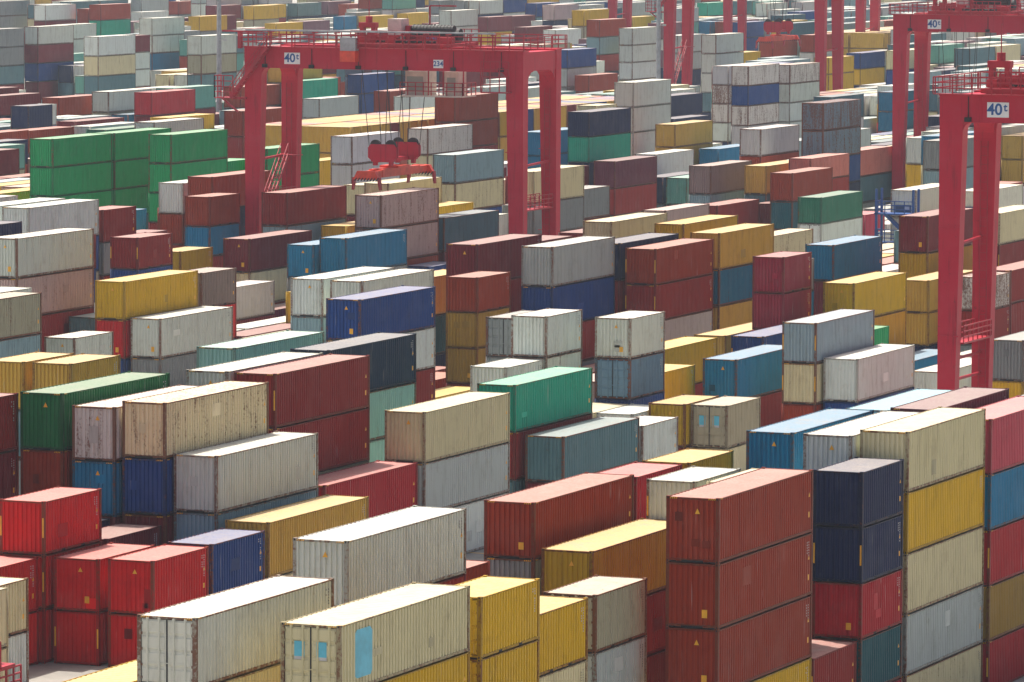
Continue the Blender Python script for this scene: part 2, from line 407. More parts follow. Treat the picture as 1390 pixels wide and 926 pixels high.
def simple_shape(L, cor=True):
    """whole container as one shape (things too far off to show their parts)"""
    l = LEN[L]; b = MB()
    e = .012
    if cor:
        for sg in (-1, 1):
            pr = profile(-l/2+.15, l/2-.15, .42, .040, .40)
            for (y, d), (y2, d2) in zip(pr, pr[1:]):
                b.quad((sg*(W/2-e-d), y, .14), (sg*(W/2-e-d2), y2, .14), (sg*(W/2-e-d2), y2, HN-.07), (sg*(W/2-e-d), y, HN-.07))
            pr = profile(-W/2+.13, W/2-.13, .25, .045, .42)
            for (x, d), (x2, d2) in zip(pr, pr[1:]):
                b.quad((x, sg*(l/2-e-d), .14), (x2, sg*(l/2-e-d2), .14), (x2, sg*(l/2-e-d2), HN-.10), (x, sg*(l/2-e-d), HN-.10))
            for sy in (-1, 1): b.box(*sorted((sg*W/2, sg*(W/2-.15))), *sorted((sy*l/2, sy*(l/2-.16))), 0, HN, 1)
            b.box(*sorted((sg*(W/2-.004), sg*(W/2-.06))), -l/2+.16, l/2-.16, .05, .15, 1)
            b.box(*sorted((sg*(W/2-.004), sg*(W/2-.06))), -l/2+.16, l/2-.16, HN-.085, HN-.03, 1)
            b.box(-W/2+.15, W/2-.15, *sorted((sg*(l/2-.006), sg*(l/2-.1))), .05, .15, 1)
            b.box(-W/2+.15, W/2-.15, *sorted((sg*(l/2-.006), sg*(l/2-.1))), HN-.115, HN-.012, 1)
        b.quad((-W/2+.05, -l/2+.1, HN-.03), (W/2-.05, -l/2+.1, HN-.03), (W/2-.05, l/2-.1, HN-.03), (-W/2+.05, l/2-.1, HN-.03), 2)
        b.box(-W/2+.07, W/2-.07, -l/2+.12, l/2-.12, .05, .12, 1)
    else:
        b.box(-W/2+.01, W/2-.01, -l/2+.01, l/2-.01, .03, HN-.02)
    return b
SH = {(L, c): simple_shape(L, c) for L in (40, 20) for c in (True, False)}
SIMPLE = {L: SH[(L, True)].mesh('shipping_container', [P_PANEL, P_FRAME, P_ROOF]) for L in (40, 20)}

STACKS = '''
fA -78.98 172.68 40 10.4 4|sand yellow blue dred grey|11000
fB -86.24 189.24 40 11.25 4|white dred maroon brick steel|12000
fGrey -83.78 170.41 40 10.7 4|whitegrey sand steel dred dred|11000
fYellow40 -110.96 233.97 40 5.7 2|gold sand|12
fRed40 -114.56 248.53 40 5.85 2|crimson crimson|10
fBrick -87.52 212.09 40 10.25 4|brick grey brick steel stone|11000
fYellowD -78.82 185.58 20 9.85 4|yellow yellow navy dred grey|11000
fYellow20 -80.33 194.58 20 7.85 3|yellow cream steel grey|1100
fGold40 -84.22 210.82 40 8.4 3|mustard dred maroon maroon|1110
fGrey20 -81.12 203.49 20 7.55 3|stone ltgrey brick blue|1100
B -77.22 207.94 40 11.4 4|brown brown brown yellow yellow|11110
N -77.39 227.54 20 10.5 4|navy navy crimson dteal crimson|11112
W -77.36 234.13 40 11.75 4|sand yellow cream ltgrey cream|11111
W2 -80.04 233.59 40 11.5 4|white white stone dred blue|10000
Mar20 -77.52 221.23 20 2.6 1|dred dred|10
Pink -77.12 246.52 40 11.2 4|pink sky crimson olive crimson|11111
R1 -116.68 220.77 20 7.9 3|red red red|111
R2 -110.91 220.96 20 5.3 2|red red|11
R3 -113.92 221.11 20 5.2 2|red red|11
R4 -116.93 214.55 20 5.2 2|red red|12
RBlue -110.95 227.46 20 5.35 2|blue blue|10
RMar -116.6 227.16 20 5.35 2|maroon steel|10
G -122.17 233.22 40 11.8 4|green brown stone blue|1100
GL -125.05 221.67 40 11.65 4|dred maroon blue maroon|1100
RW1 -119.3 233.4 40 11.2 4|rustwhite sky maroon maroon|1120
RW2 -116.66 233.81 40 11.5 4|rustcream blue maroon steel|1110
Mv -114.12 234.53 40 8.85 3|pale bluegrey grey|110
Y1 -136.48 255.91 20 10.95 4|gold steel grey navy|1220
Y2 -133.57 255.99 20 10.95 4|gold navy grey dred|1000
Cr4 -120.03 247.93 40 11.75 4|pale steel stone navy|1000
D4 -117.35 248.27 40 11.7 4|dred dred stone steel|1120
CrT -128.38 266.19 40 11.2 4|aqua steel stone grey|1000
Nv -121.75 264.66 40 11.45 4|dnavy aqua aqua brick|1120
T3 -114.32 261.13 40 8.6 3|sand ltgrey white|111
TG -116.36 278.97 40 8.45 3|teal dred steel|112
Wh687 -123.8 295.35 20 7.8 3|white steel brick|100
W741 -123.68 301.62 20 10.5 4|white pale maroon steel|1100
Door659 -126.24 303.54 20 10.15 4|grey grey navy steel|1200
C857 -118.98 304.13 20 10.35 4|pale steeldoor blue grey|1120
St40 -113.44 279.36 40 5.5 2|steel maroon|12
Ws1 -113.34 291.83 20 4.95 2|white maroon|10
Ws2 -116.45 298.1 20 4.95 2|white brick|10
Mu1 -113.91 300.54 20 5.45 2|mustard brick|12
DoorB -111.37 301.27 20 5.4 2|stonedoor cream|12
Mu2 -87.52 231.6 20 10.05 4|mustard steel blue brick navy|10000
Cri20 -87.51 224.51 20 10.1 4|crimson steel navy dred steel|10000
Lav20 -84.04 223.16 20 10.2 4|pale grey grey maroon blue|10000
CrS -80.11 220.58 20 10.55 4|sand grey steel maroon dred|20000
Sky40 -84.12 236.8 40 11.15 4|sky stone blue brick maroon|10000
SkyA -120.18 326.81 40 5.8 2|sky dred|11
Yel974 -127.2 329.8 40 5.85 2|yellow dred|12
Yel943 -123.74 322.31 20 5.2 2|yellow grey|10
GrSt -115.21 328.75 40 8.3 3|steelgrey cream brick|112
Wh40d -112.56 329.67 40 5.9 2|white blue|12
Dark40 -80.02 246.62 40 11.55 4|plum grey navy dred steel|10000
S5 -137.93 304.61 40 10.85 4|blue white dred stone|1110
W1 -149.1 323.02 40 10.55 4|white bluegrey grey maroon|1200
Cr5 -145.27 321.2 40 10.65 4|pale pale steel stone|1000
S6 -174.91 383.56 40 8.85 3|sky grey navy|120
S6L -177.55 382.96 40 8.25 3|sky grey blue|120
BrK -142.59 334.9 20 10.05 4|brick olive olive maroon|1112
M1 -145.85 342.47 40 11.8 4|maroon dred maroon grey|1200
M2 -151.18 361.67 40 10.35 4|maroon brick maroon brick|2000
M4 -151.55 377.78 40 10.3 4|maroon dred dred stone|2000
S7 -140.84 344.54 40 11.65 4|ltgrey blue dred grey|1122
S8 -137.73 357.08 40 10.8 4|brick dred lavender maroon|1110
Nv8 -140.49 356.86 40 11.15 4|navy dred maroon brick|1200
G1 -137.46 369.88 40 11.2 4|gold steelblue gold brick|1110
Ye2 -142.07 374.28 40 11.5 4|yellow grey maroon dred|1000
CrF -148.92 376.46 40 11.35 4|sand blue grey brick|1000
DrP -180.41 484.75 40 5.7 2|dred navy|10
Plum20 -126.78 354.56 20 10.7 4|plumred plumred maroon stone|1100
Go1 -129.72 350.39 40 5.2 2|gold navy|10
Bl1 -124.23 343.27 40 5.9 2|blue navy|10
Y13 -172.06 338.23 40 8.55 3|yellow red blue|112
G12 -178.51 333.71 40 11.8 4|pale mauve dred blue|1110
P42 -174.35 315.92 40 8.75 3|pale ltgrey stone|200
P56 -171.65 312.36 40 8.75 3|stone bluegrey stone|110
W100 -170.41 327.16 20 5.35 2|pale dred|10
W218 -169.3 338.55 40 5.9 2|pale grey|11
Tau -173 352.95 20 8.15 3|taupe red navy|120
Lav3 -180.09 368.68 40 5.4 2|lavender maroon|12
Y20 -188.01 379.64 20 7.6 3|mustard brick blue|100
Wh2 -194.88 366.34 40 11.75 4|white blue stone maroon|1220
Wh1 -198.85 367.99 40 11.65 4|white brick stone navy|2000
Nvl -188.22 340.54 40 11.65 4|navy maroon maroon dred|2000
Rd20 -194.75 378.96 20 10.85 4|dred grey dred grey|1220
Rd20b -182.45 360.97 20 10.05 4|dred blue dred brick|1200
W248 -204.59 413.68 20 11 4|white brick dred blue|1120
Br40 -200.36 410.94 40 11.8 4|brick navy maroon stone|1100
Br20 -197.66 404.86 20 10.45 4|brick sky dred steel|1120
Ma40 -184.38 385.13 40 8.4 3|maroon cream brick|112
Bn40 -187.62 399.28 40 11.35 4|dred bluegrey dred navy|1100
RM40 -178.33 398.08 40 11.45 4|mauve mauve brick maroon|1120
Nv40 -177.98 410.63 40 8.85 3|slate maroon brick|120
B16 -136.44 393.38 40 8.85 3|sky maroon dred|120
CrR -159.75 442.59 40 5.8 2|cream maroon|10
YeD -123.17 359.82 40 8.55 3|yellow orange navy|110
GoD -123.15 377.32 40 7.55 3|gold gold navy|112
MaD -126.95 388.58 40 11.7 4|maroon mustard dred brick|1100
GrT -164.25 469.9 40 7.75 3|dgreen white blue|110
BrD -175.14 492.22 40 8.7 3|brick dteal maroon|110
GR1 -227.29 432.06 40 13.6 5|kelly kelly kelly dred dred|11200
GR3 -218.4 439.11 40 13.9 5|kelly kelly kelly dred dred|11220
S9 -219.83 562.43 40 14.6 5|pale pale pale blue stone|11200
S10 -387.4 731.58 40 14.6 5|pale maroon blue maroon grey|11110
Cr817 -118.98 297.77 20 4.95 2|cream navy|20
SkyB -86.78 259.35 40 10.05 4|aquasky stone brick grey blue|10000
N9 -205.12 511.83 40 13.45 5|navy teal navy navy stone|11200
Sk9 -216.35 525.87 40 10.45 4|sky sky brick stone|1200
CrStk -179.18 433.83 40 11.65 4|sand grey brick stone|1120
GrB -183.49 451.18 40 8.75 3|grey dred navy|120
Go9 -209.79 549.73 40 10.45 4|gold gold stone navy|1200
Nav9 -228.32 597.89 40 8.75 3|navy dred blue|200
Whl9 -206.44 534.74 40 7.85 3|white maroon steel|100
Pk9 -216.53 555.11 40 5.9 2|pinkred brick|00
Pl9 -199.63 505.56 40 8.65 3|plum dred steel|110
Sk10 -206.31 554.54 40 7.55 3|sky navy navy|200
Lv10 -188.97 520.85 40 11.6 4|lavender brick dred navy|1200
Gm10 -186.19 498.3 40 8.85 3|greymauve bluegrey brick|120
Go10 -181.11 500.95 40 8.85 3|gold steel brick|120
NvT -201.96 525.66 40 5.9 2|navy steel|22
TeT -199.07 525.33 40 5.9 2|tealgrey maroon|12
Sk20 -206.28 528.44 20 2.7 1|sky|0
Br20b -212 543.54 20 2.75 1|brick|0
Pmv -181.17 472.3 40 5.9 2|mauve steel|10
YeB -189.05 430.8 40 8.15 3|yellow stone stone|200
WhB -201.8 432.02 40 5.6 2|ltgrey dred|00
Or5 -152.53 345.02 40 8.75 3|gold dteal navy|222
Ru1 -245.6 663.83 40 12.9 5|lavender rustwhite rustwhite pale navy|22222
Ru2 -238.8 653.11 40 13.35 5|rustwhite blue rustwhite lavender steel|11120
Ru3 -241.28 667.86 40 12.85 5|lavender bluegrey bluegrey white maroon|00000
Ru4 -238.42 668.58 40 13.05 5|rustwhite pale white white blue|11220
Pa11 -276.34 741.34 40 14.75 5|pale pale pale steel navy|11222
Ye11 -278.53 755.05 40 11.5 4|yellow blue navy brick|2000
Br11 -294.17 816.24 40 11.65 4|brick steel brick dred|1000
Bl11 -336.63 918.06 40 11.65 4|blue blue blue grey|2200
Sk11 -352.35 941.89 20 11 4|sky blue dred stone|2000
Br12 -349.1 942.31 20 11 4|brick navy maroon brick|2000
Pa12 -309.19 790.46 40 14.05 5|pale pale white stone blue|11120
Bl12 -305.13 752.21 40 11.65 4|blue ltgrey grey dred|1220
St12 -318.81 774.87 40 11.65 4|stone white blue dred|1220
Br13 -323.25 811.23 40 14.75 5|brick bluegrey dred navy maroon|12220
Ye13 -350.06 870.84 40 14.75 5|yellow stone navy steel navy|22000
Wh13 -348.34 853.07 40 11.65 4|white dred navy blue|1000
Ma13 -359.72 867.16 40 11.65 4|maroon brick maroon dred|2200
Ma14 -391.89 936.88 40 11.65 4|maroon navy dred dred|2200
Rf14 -370.04 905.5 40 14.75 5|pinkwhite navy grey maroon navy|22000
Br14 -300.49 749.71 40 7.85 3|brick brick grey|120
Wh14 -325.24 824.04 40 8.8 3|white stone grey|000
Ye14 -368.84 942.76 40 11.65 4|yellow grey navy brick|2000
Te14 -398.38 1063.16 40 11.65 4|teal dred brick brick|2200
Wd1 -220.8 485.56 40 11.65 4|whitedoor lavender dred blue|1100
Wd2 -222.37 508.61 40 11.45 4|rustwhite cream blue grey|1100
Bw1 -224.93 521.82 40 14.35 5|brown brown dred maroon stone|11200
Gy1 -200.02 464.19 40 11.25 4|bluegrey sand blue brick|1120
Bl15 -321.7 710.89 40 8.85 3|blue blue steel|120
Br15 -292.81 656.44 40 8.85 3|brick navy steel|120
Wh15 -282.99 641.19 40 8.85 3|white navy brick|120
Te15 -289.95 620.85 40 11.5 4|teal navy maroon stone|1200
Gy15 -278.71 602.82 40 10.05 4|ltgrey white brick steel|1120
Ye16 -472.08 991.91 40 11.65 4|yellow dred maroon navy|2200
Ts16 -472.84 1011.47 40 11.65 4|slateteal navy grey steel|2200
Mv16 -473.93 1029.39 40 11.65 4|plumgrey navy steel navy|2200
Ye17 -428.37 906.6 40 10.45 4|yellow dred steel dred|2200
Mv17 -429.55 921.68 40 10.45 4|plumgrey blue dred steel|2000
Sk17 -429.76 941.19 20 11 4|sky blue blue blue|2200
Ye18 -435.02 965.05 40 10.45 4|yellow blue stone maroon|2000
Ye19 -437.62 990.09 40 10.45 4|yellow steel blue grey|2200
Pa19 -369.17 854.63 40 14.75 5|pale pale stone navy blue|11200
Pa20 -390.87 922.56 40 11.8 4|maroon yellow stone brick|1200
Ma20 -296.95 688.68 40 10.45 4|maroon dred steel maroon|1000
S1 -450.1 852.98 40 14.75 5|white maroon stone brick navy|12000
S3 -443.41 862.25 40 14.75 5|brick teal navy stone navy|12000
S4 -414.87 792.86 40 13.05 5|pale pale dred grey stone|22000
S5a -353.45 686.44 40 14.7 5|white cream steel dred dred|11100
S5b -369.47 723.19 40 13.5 5|maroon white white brick steel|22220
S6a -392.09 781.19 40 14.75 5|pale pale steelblue steel grey|11100
S7a -444.03 909.32 40 11.55 4|maroon dred navy grey|2000
S7b -440.75 898.39 40 11.8 4|yellow grey stone steel|1200
S8a -344.68 703.2 40 14.5 5|pale stone steel navy stone|11100
S9a -386.33 712.72 40 14.6 5|grey grey steel maroon grey|22220
S10a -475.29 881.96 40 14.6 5|grey grey dred brick steel|22000
S11a -467.9 927.49 40 11.65 4|white maroon maroon stone|2000
S11b -502.24 1013.31 40 11.65 4|brown grey stone steel|2200
S11c -478.07 982.23 40 11.65 4|maroon stone navy dred|2200
S11d -467.82 979.26 40 11.8 4|yellow stone maroon brick|2200
S12a -314.25 582.04 40 10.45 4|maroon navy brick brick|1200
S12b -290.94 546.96 20 11 4|navy steel navy maroon|1200
S12c -296.9 559.38 20 10.45 4|white blue brick blue|2000
S12d -308.88 588.92 40 10.1 4|brick grey grey brick|1200
S12e -305.16 595.51 40 10.7 4|pale stone navy blue|1200
S12f -288.8 575.25 40 11.65 4|crimson maroon blue maroon|1200
S12g -292.32 588.27 40 11.65 4|tealgrey maroon stone stone|1200
S12h -302.11 595.04 40 7.85 3|steelblue maroon maroon|200
S12i -272.02 546.29 40 10.05 4|yellow navy maroon steel|2000
S12j -252.8 504.17 40 11.65 4|ltgrey blue brick stone|1000
S12k -303.17 610.32 40 7.85 3|pinkred dred grey|000
S13a -268.21 518.94 40 10.25 4|white navy grey stone|2000
S13b -264.53 515.42 40 10.1 4|dgreen maroon stone blue|2000
S13c -273.2 524.9 40 10.45 4|maroon stone stone dred|2000
S13d -269.75 505.76 40 10.25 4|brick maroon steel blue|2000
S13e -268.6 492.79 40 10.45 4|brick navy blue navy|2000
S13f -259.03 474.58 40 10.45 4|navy brick grey blue|2200
S13g -254.72 465.85 40 10.45 4|tealgrey stone grey steel|2200
S13h -250.8 457.29 40 10.45 4|maroon maroon stone navy|1000
S14a -292.93 609.21 40 11.05 4|brick navy stone brick|1200
S14b -254.79 530.56 40 11.8 4|brown dred grey blue|1100
S14c -266.5 555.73 40 7.55 3|cream blue blue|200
GR2 -227.24 444.69 40 13.6 5|kelly kelly kelly steel blue|11120
GR4 -221.24 450.47 40 10.45 4|kelly brick blue stone|2000
GR5 -217.95 459.25 40 11.65 4|kelly kelly kelly navy|1100
Yl1 -204.46 453.07 40 8.75 3|sand maroon brick|220
Yl2 -191.88 429.95 40 10.45 4|sand steel grey navy|1000
Gyx -204.27 477.52 40 7.55 3|sand dred navy|200
Sl1 -180.54 516.82 40 14.7 5|rustslate rustslate blue navy dred|11220
Sl2 -209.43 602.52 40 11.65 4|slate lavender steel brick|2200
Sa1 -177.63 504.71 40 9.5 4|salmon dred brick stone|1200
Sa2 -183.42 536.19 40 8.7 3|salmon slate grey|112
Ye21 -268.76 771.71 40 10.45 4|yellow yellow maroon dred|1100
Bl21 -271.81 795.99 40 10.45 4|blue yellow navy dred|1220
Sb21 -216.65 648.79 40 10.45 4|steelblue steelblue brick grey|1120
Wy21 -226.56 677.72 40 10.05 4|white yellow dred maroon|2200
Go21 -166.55 542.51 40 10.45 4|gold gold maroon steel|1200
Rf1 -147.53 447.98 40 10.05 4|reefer reefer maroon blue|1200
Rf2 -139.59 442.84 40 10.45 4|reefer maroon grey navy|1000
Cw1 -128.43 412.18 40 10.55 4|sand dred stone maroon|1100
Wr1 -118.94 378.6 20 7.85 3|rustwhite dred grey|112
Dr1 -119.35 386.17 40 7.85 3|dred dred navy|120
Cm1 -130.4 399.67 40 8 3|crimson navy maroon|200
Wz1 -133.01 409.87 40 5.9 2|white navy|20
Pk1 -164.96 484.94 20 5.2 2|pinkred grey|20
Wq1 -115.43 357.31 40 2.55 1|white|1
Wq2 -112.16 364.86 20 2.55 1|white|0
Wq3 -106.81 348.79 40 5.85 2|grey yellow|12
Gn1 -120.59 354.13 20 5.5 2|kelly maroon|20
fYelLow -87.4 169.31 40 7.85 3|yellow brick maroon blue|1000
LC1 -114.39 208.8 20 5.05 2|cream white|11
LC2 -112.15 202.62 20 5.5 2|sand sand|22
fill -88.66 203.67 20 7.86 3|brick brick lavender navy|2000
fill -119.42 220.86 40 5.56 2|navy sand|20
fill -77.3 259.41 40 11.12 4|grey brick sand ltgrey navy|20000
fill -80.14 260.23 40 8.34 3|lavender steel cream brick|0000
fill -125.1 239.68 40 8.34 3|navy mauve grey|000
fill -140.44 252.87 40 8.34 3|ltgrey steel steel|000
fill -119.42 278.32 40 5.56 2|yellow brick|00
fill -119.42 318.4 20 2.62 1|gold|0
fill -125.1 313.83 20 5.24 2|mauve white|20
fill -140.44 318.33 40 2.78 1|yellow|2
fill -146.12 335.35 20 2.62 1|brick|2
fill -137.6 341.14 40 2.78 1|brick|2
fill -119.42 360.48 40 2.78 1|sky|1
fill -148.96 339.37 20 2.62 1|dred|2
fill -175.68 341.03 40 5.56 2|steel sky|20
fill -143.28 358.59 40 5.56 2|grey sky|00
fill -146.12 356.73 40 8.34 3|brick yellow navy|000
fill -116.58 370.16 20 2.62 1|pale|2
fill -170 354.94 40 2.78 1|cream|2
fill -175.68 353.72 40 2.78 1|pale|2
fill -172.84 360.04 40 2.78 1|maroon|2
fill -184.2 351.2 20 10.48 4|dred blue white teal|2220
fill -175.68 366.41 40 2.78 1|white|2
fill -172.84 372.73 20 5.24 2|yellow cream|20
fill -122.26 392.06 40 5.56 2|brick blue|00
fill -137.6 385.91 20 7.86 3|grey sky pale|220
fill -140.44 392.48 40 5.56 2|lavender mauve|00
fill -181.36 382.29 40 2.78 1|maroon|2
fill -199 380.56 40 8.34 3|brick ltgrey navy|000
fill -137.6 406.6 40 5.56 2|lavender cream|20
fill -199 393.26 20 7.86 3|maroon dred maroon|200
fill -137.6 419.3 40 8.34 3|steel dred brick|200
fill -140.44 417.87 40 5.56 2|brick brick|20
fill -175.68 402.49 20 5.24 2|blue pale|20
fill -143.28 418.05 40 5.56 2|yellow teal|20
fill -184.2 403.97 40 8.34 3|yellow cream white|200
fill -181.36 405.68 40 5.56 2|mauve white|20
fill -175.68 423.18 40 5.56 2|mauve bluegrey|00
fill -143.28 430.74 40 5.56 2|mauve brick|20
fill -146.12 430.88 40 5.56 2|cream maroon|20
fill -207.52 406.59 40 5.56 2|gold grey|20
fill -210.36 405.73 40 8.34 3|sky yellow pale|200
fill -184.2 416.66 40 5.56 2|steel mauve|00
fill -204.68 419.93 40 5.56 2|brick dred|00
fill -207.52 419.28 40 8.34 3|brick yellow sky|200
fill -184.2 429.36 40 5.56 2|white cream|20
fill -181.36 427.06 20 7.86 3|pale teal grey|200
fill -230 418.02 40 8.34 3|lavender teal mauve|200
fill -184.2 444.05 20 7.86 3|grey ltgrey maroon|200
fill -148.96 461.59 40 13.9 5|grey bluegrey pale maroon mauve|11000
fill -151.8 456.99 40 5.56 2|white maroon|20
fill -232.84 429.97 40 8.34 3|yellow maroon pale|200
fill -207.52 444.67 40 5.56 2|ltgrey maroon|20
fill -148.96 474.29 40 8.34 3|lavender brick white|200
fill -151.8 469.68 40 13.9 5|sky sand white white ltgrey|22000
fill -235.68 441.95 40 8.34 3|mauve brick grey|200
fill -238.52 442.49 40 8.34 3|yellow ltgrey pale|200
fill -244.2 442.52 40 8.34 3|dred grey gold|200
fill -241.36 443.99 40 8.34 3|bluegrey yellow pale|200
fill -151.8 482.37 40 8.34 3|brick lavender sky|200
fill -230 456.1 40 11.12 4|pale maroon yellow brick|0000
fill -244.2 455.21 40 8.34 3|brick ltgrey sky|200
fill -199 480.1 40 8.34 3|dred mauve steel|200
fill -230 468.79 40 8.34 3|bluegrey steel sand|000
fill -178.52 497.16 20 5.24 2|maroon ltgrey|20
fill -207.52 482.74 40 8.34 3|maroon white steel|200
fill -199 492.79 40 2.78 1|brick|0
fill -170 507.24 40 2.78 1|lavender|2
fill -172.84 508.34 40 2.78 1|pale|2
fill -210.36 494.57 40 8.34 3|lavender bluegrey mauve|200
fill -184.2 511.51 40 8.34 3|white yellow teal|000
fill -258 487.1 40 8.34 3|mauve gold sky|200
fill -230 494.17 40 8.34 3|yellow maroon dred|200
fill -170 519.93 40 11.12 4|pale yellow teal ltgrey|2200
fill -175.68 518.71 40 2.78 1|blue|2
fill -204.68 504.77 20 7.86 3|maroon mauve lavender|200
fill -170 532.63 40 8.34 3|steel plumgrey blue|220
fill -178.52 531.24 40 2.78 1|ltgrey|2
fill -172.84 533.73 40 11.12 4|pale plumgrey ltgrey gold|2000
fill -210.36 519.96 40 5.56 2|maroon grey|00
fill -170 545.32 40 11.12 4|pale pale navy navy|1220
fill -175.68 544.1 40 11.12 4|lavender navy steel steel|2000
fill -172.84 546.42 40 13.9 5|plumgrey steel steel sand navy|12000
fill -184.2 549.58 40 8.34 3|sand slate bluegrey|220
fill -244.2 518.67 40 8.34 3|pale lavender blue|200
fill -213.2 534.3 20 13.1 5|sand bluegrey pale maroon pale|20000
fill -175.68 556.79 40 13.9 5|pale ltgrey grey tealgrey steel|22000
fill -178.52 558.62 40 13.9 5|navy bluegrey gold navy sand|22000
fill -172.84 559.11 40 11.12 4|pale slate bluegrey blue|2000
fill -244.2 531.36 40 8.34 3|gold maroon pale|200
fill -213.2 550.99 40 5.56 2|brick brick|00
fill -199 556.25 40 8.34 3|bluegrey pale slate|200
fill -175.68 569.48 40 11.12 4|steel pale navy tealgrey|2000
fill -178.52 571.32 40 13.9 5|gold blue bluegrey bluegrey gold|22000
fill -184.2 568.97 40 11.12 4|navy plumgrey tealgrey pale|2000
fill -244.2 544.05 40 8.34 3|bluegrey gold gold|220
fill -181.36 570.67 40 13.9 5|slate steel slate gold brick|20000
fill -199 568.94 40 11.12 4|slate bluegrey bluegrey pale|0000
fill -178.52 584.01 40 13.9 5|bluegrey sand bluegrey ltgrey slate|20000
fill -184.2 581.66 40 13.9 5|ltgrey grey tealgrey grey steel|20000
fill -201.84 583.07 40 8.34 3|ltgrey lavender bluegrey|200
fill -295.68 545.37 40 8.34 3|steel blue navy|200
fill -269.36 556.95 40 8.34 3|bluegrey brick slate|200
fill -298.52 545.68 40 8.34 3|steel grey steel|200
fill -244.2 569.44 40 11.12 4|pale white navy maroon|2220
fill -272.2 558.78 40 8.34 3|pale white plumgrey|200
fill -301.36 556.42 40 8.34 3|tealgrey maroon white|200
fill -244.2 582.13 40 11.12 4|grey gold grey ltgrey|1120
fill -304.2 557.77 40 8.34 3|brick bluegrey lavender|200
fill -272.2 571.48 40 8.34 3|bluegrey plumgrey blue|220
fill -258 582.64 40 8.34 3|white pale grey|200
fill -260.84 581.54 40 8.34 3|navy bluegrey steel|200
fill -204.68 608.31 40 5.56 2|navy bluegrey|20
fill -269.36 582.33 40 5.56 2|ltgrey tealgrey|20
fill -301.36 569.11 40 8.34 3|pale steel pale|200
fill -298.52 571.06 40 8.34 3|bluegrey bluegrey ltgrey|200
fill -207.52 615.66 40 5.56 2|steel pale|20
fill -244.2 594.82 40 11.12 4|grey white sand grey|1200
fill -272.2 584.17 40 5.56 2|ltgrey bluegrey|20
fill -199 619.71 40 13.9 5|lavender steel gold pale pale|12000
fill -232.84 607.65 40 11.12 4|navy blue steel ltgrey|1000
fill -201.84 621.15 40 8.34 3|bluegrey gold bluegrey|200
fill -238.52 607.49 40 11.12 4|tealgrey slate brick grey|2000
fill -207.52 628.36 40 5.56 2|maroon grey|20
fill -210.36 621.49 40 5.56 2|sand ltgrey|20
fill -241.36 608.99 40 11.12 4|tealgrey white pale grey|2000
fill -213.2 621.15 40 5.56 2|pale gold|20
fill -318 583.05 40 11.12 4|maroon navy brick blue|2000
fill -290 601.75 40 8.34 3|bluegrey slate ltgrey|200
fill -201.84 633.84 40 13.9 5|bluegrey steel ltgrey pale bluegrey|20000
fill -292.84 600.76 20 7.86 3|maroon bluegrey plumgrey|200
fill -238.52 620.18 40 11.12 4|pale bluegrey pale slate|2000
fill -207.52 641.05 40 11.12 4|slate sand pale grey|2200
fill -210.36 634.18 40 5.56 2|tealgrey plumgrey|20
fill -244.2 620.21 40 11.12 4|gold ltgrey bluegrey grey|2000
fill -213.2 633.84 40 5.56 2|blue sand|20
fill -199 645.1 40 13.9 5|white pale blue pale plumgrey|20000
fill -258 620.71 40 11.12 4|ltgrey ltgrey ltgrey navy|1000
fill -290 614.44 20 7.86 3|plumgrey plumgrey bluegrey|200
fill -201.84 646.53 40 13.9 5|sand steel grey pale slate|20000
fill -263.68 622.09 40 11.12 4|ltgrey grey navy navy|2000
fill -207.52 653.74 40 13.9 5|steel plumgrey gold sand grey|20000
fill -244.2 632.9 40 11.12 4|sand maroon ltgrey navy|2000
fill -213.2 646.53 40 5.56 2|steel plumgrey|20
fill -258 633.4 40 8.34 3|bluegrey pale pale|200
fill -318 608.44 40 8.34 3|slate plumgrey ltgrey|000
fill -201.84 659.22 40 13.9 5|gold steel pale gold bluegrey|20000
fill -266.52 632.76 40 11.12 4|grey maroon grey steel|2000
fill -292.84 622.15 40 13.9 5|gold ltgrey maroon ltgrey ltgrey|12200
fill -204.68 659.08 40 13.9 5|plumgrey pale blue steel bluegrey|20000
fill -263.68 634.79 40 11.12 4|navy tealgrey sand maroon|2000
fill -295.68 621.52 40 13.9 5|pale slate slate steel steel|22000
fill -301.36 623.88 40 8.34 3|tealgrey gold steel|200
fill -207.52 666.43 40 13.9 5|pale gold maroon bluegrey tealgrey|20000
fill -244.2 645.59 40 2.78 1|pale|2
fill -213.2 659.22 40 11.12 4|steel ltgrey bluegrey slate|2000
fill -304.2 623.23 40 8.34 3|navy pale bluegrey|200
fill -260.84 645 40 8.34 3|steel lavender bluegrey|200
fill -318 621.13 40 8.34 3|lavender lavender grey|000
fill -290 633.83 40 5.56 2|pale navy|20
fill -295.68 634.22 40 11.12 4|brick blue grey maroon|2000
fill -304.2 635.92 40 11.12 4|ltgrey steel slate blue|2000
fill -272.2 647.63 40 11.12 4|white white steel maroon|2000
fill -290 646.52 40 5.56 2|navy grey|20
fill -230 671.86 40 5.56 2|bluegrey ltgrey|20
fill -266.52 658.14 40 8.34 3|white slate white|200
fill -295.68 646.91 40 5.56 2|maroon pale|20
fill -301.36 645.26 40 13.9 5|maroon gold ltgrey sand plumgrey|22000
fill -318 646.51 40 8.34 3|white white steel|200
fill -290 659.21 40 8.34 3|navy steel bluegrey|200
fill -230 684.55 40 8.34 3|white tealgrey grey|200
fill -232.84 683.81 40 8.34 3|lavender navy navy|200
fill -235.68 683.1 40 8.34 3|bluegrey blue ltgrey|200
fill -295.68 659.6 40 5.56 2|slate white|20
fill -238.52 683.64 40 8.34 3|brick ltgrey steel|200
fill -269.36 671.17 40 8.34 3|steel white ltgrey|200
fill -241.36 685.14 40 8.34 3|maroon steel ltgrey|200
fill -258 684.17 40 2.78 1|bluegrey|0
fill -290 671.9 40 8.34 3|navy ltgrey ltgrey|200
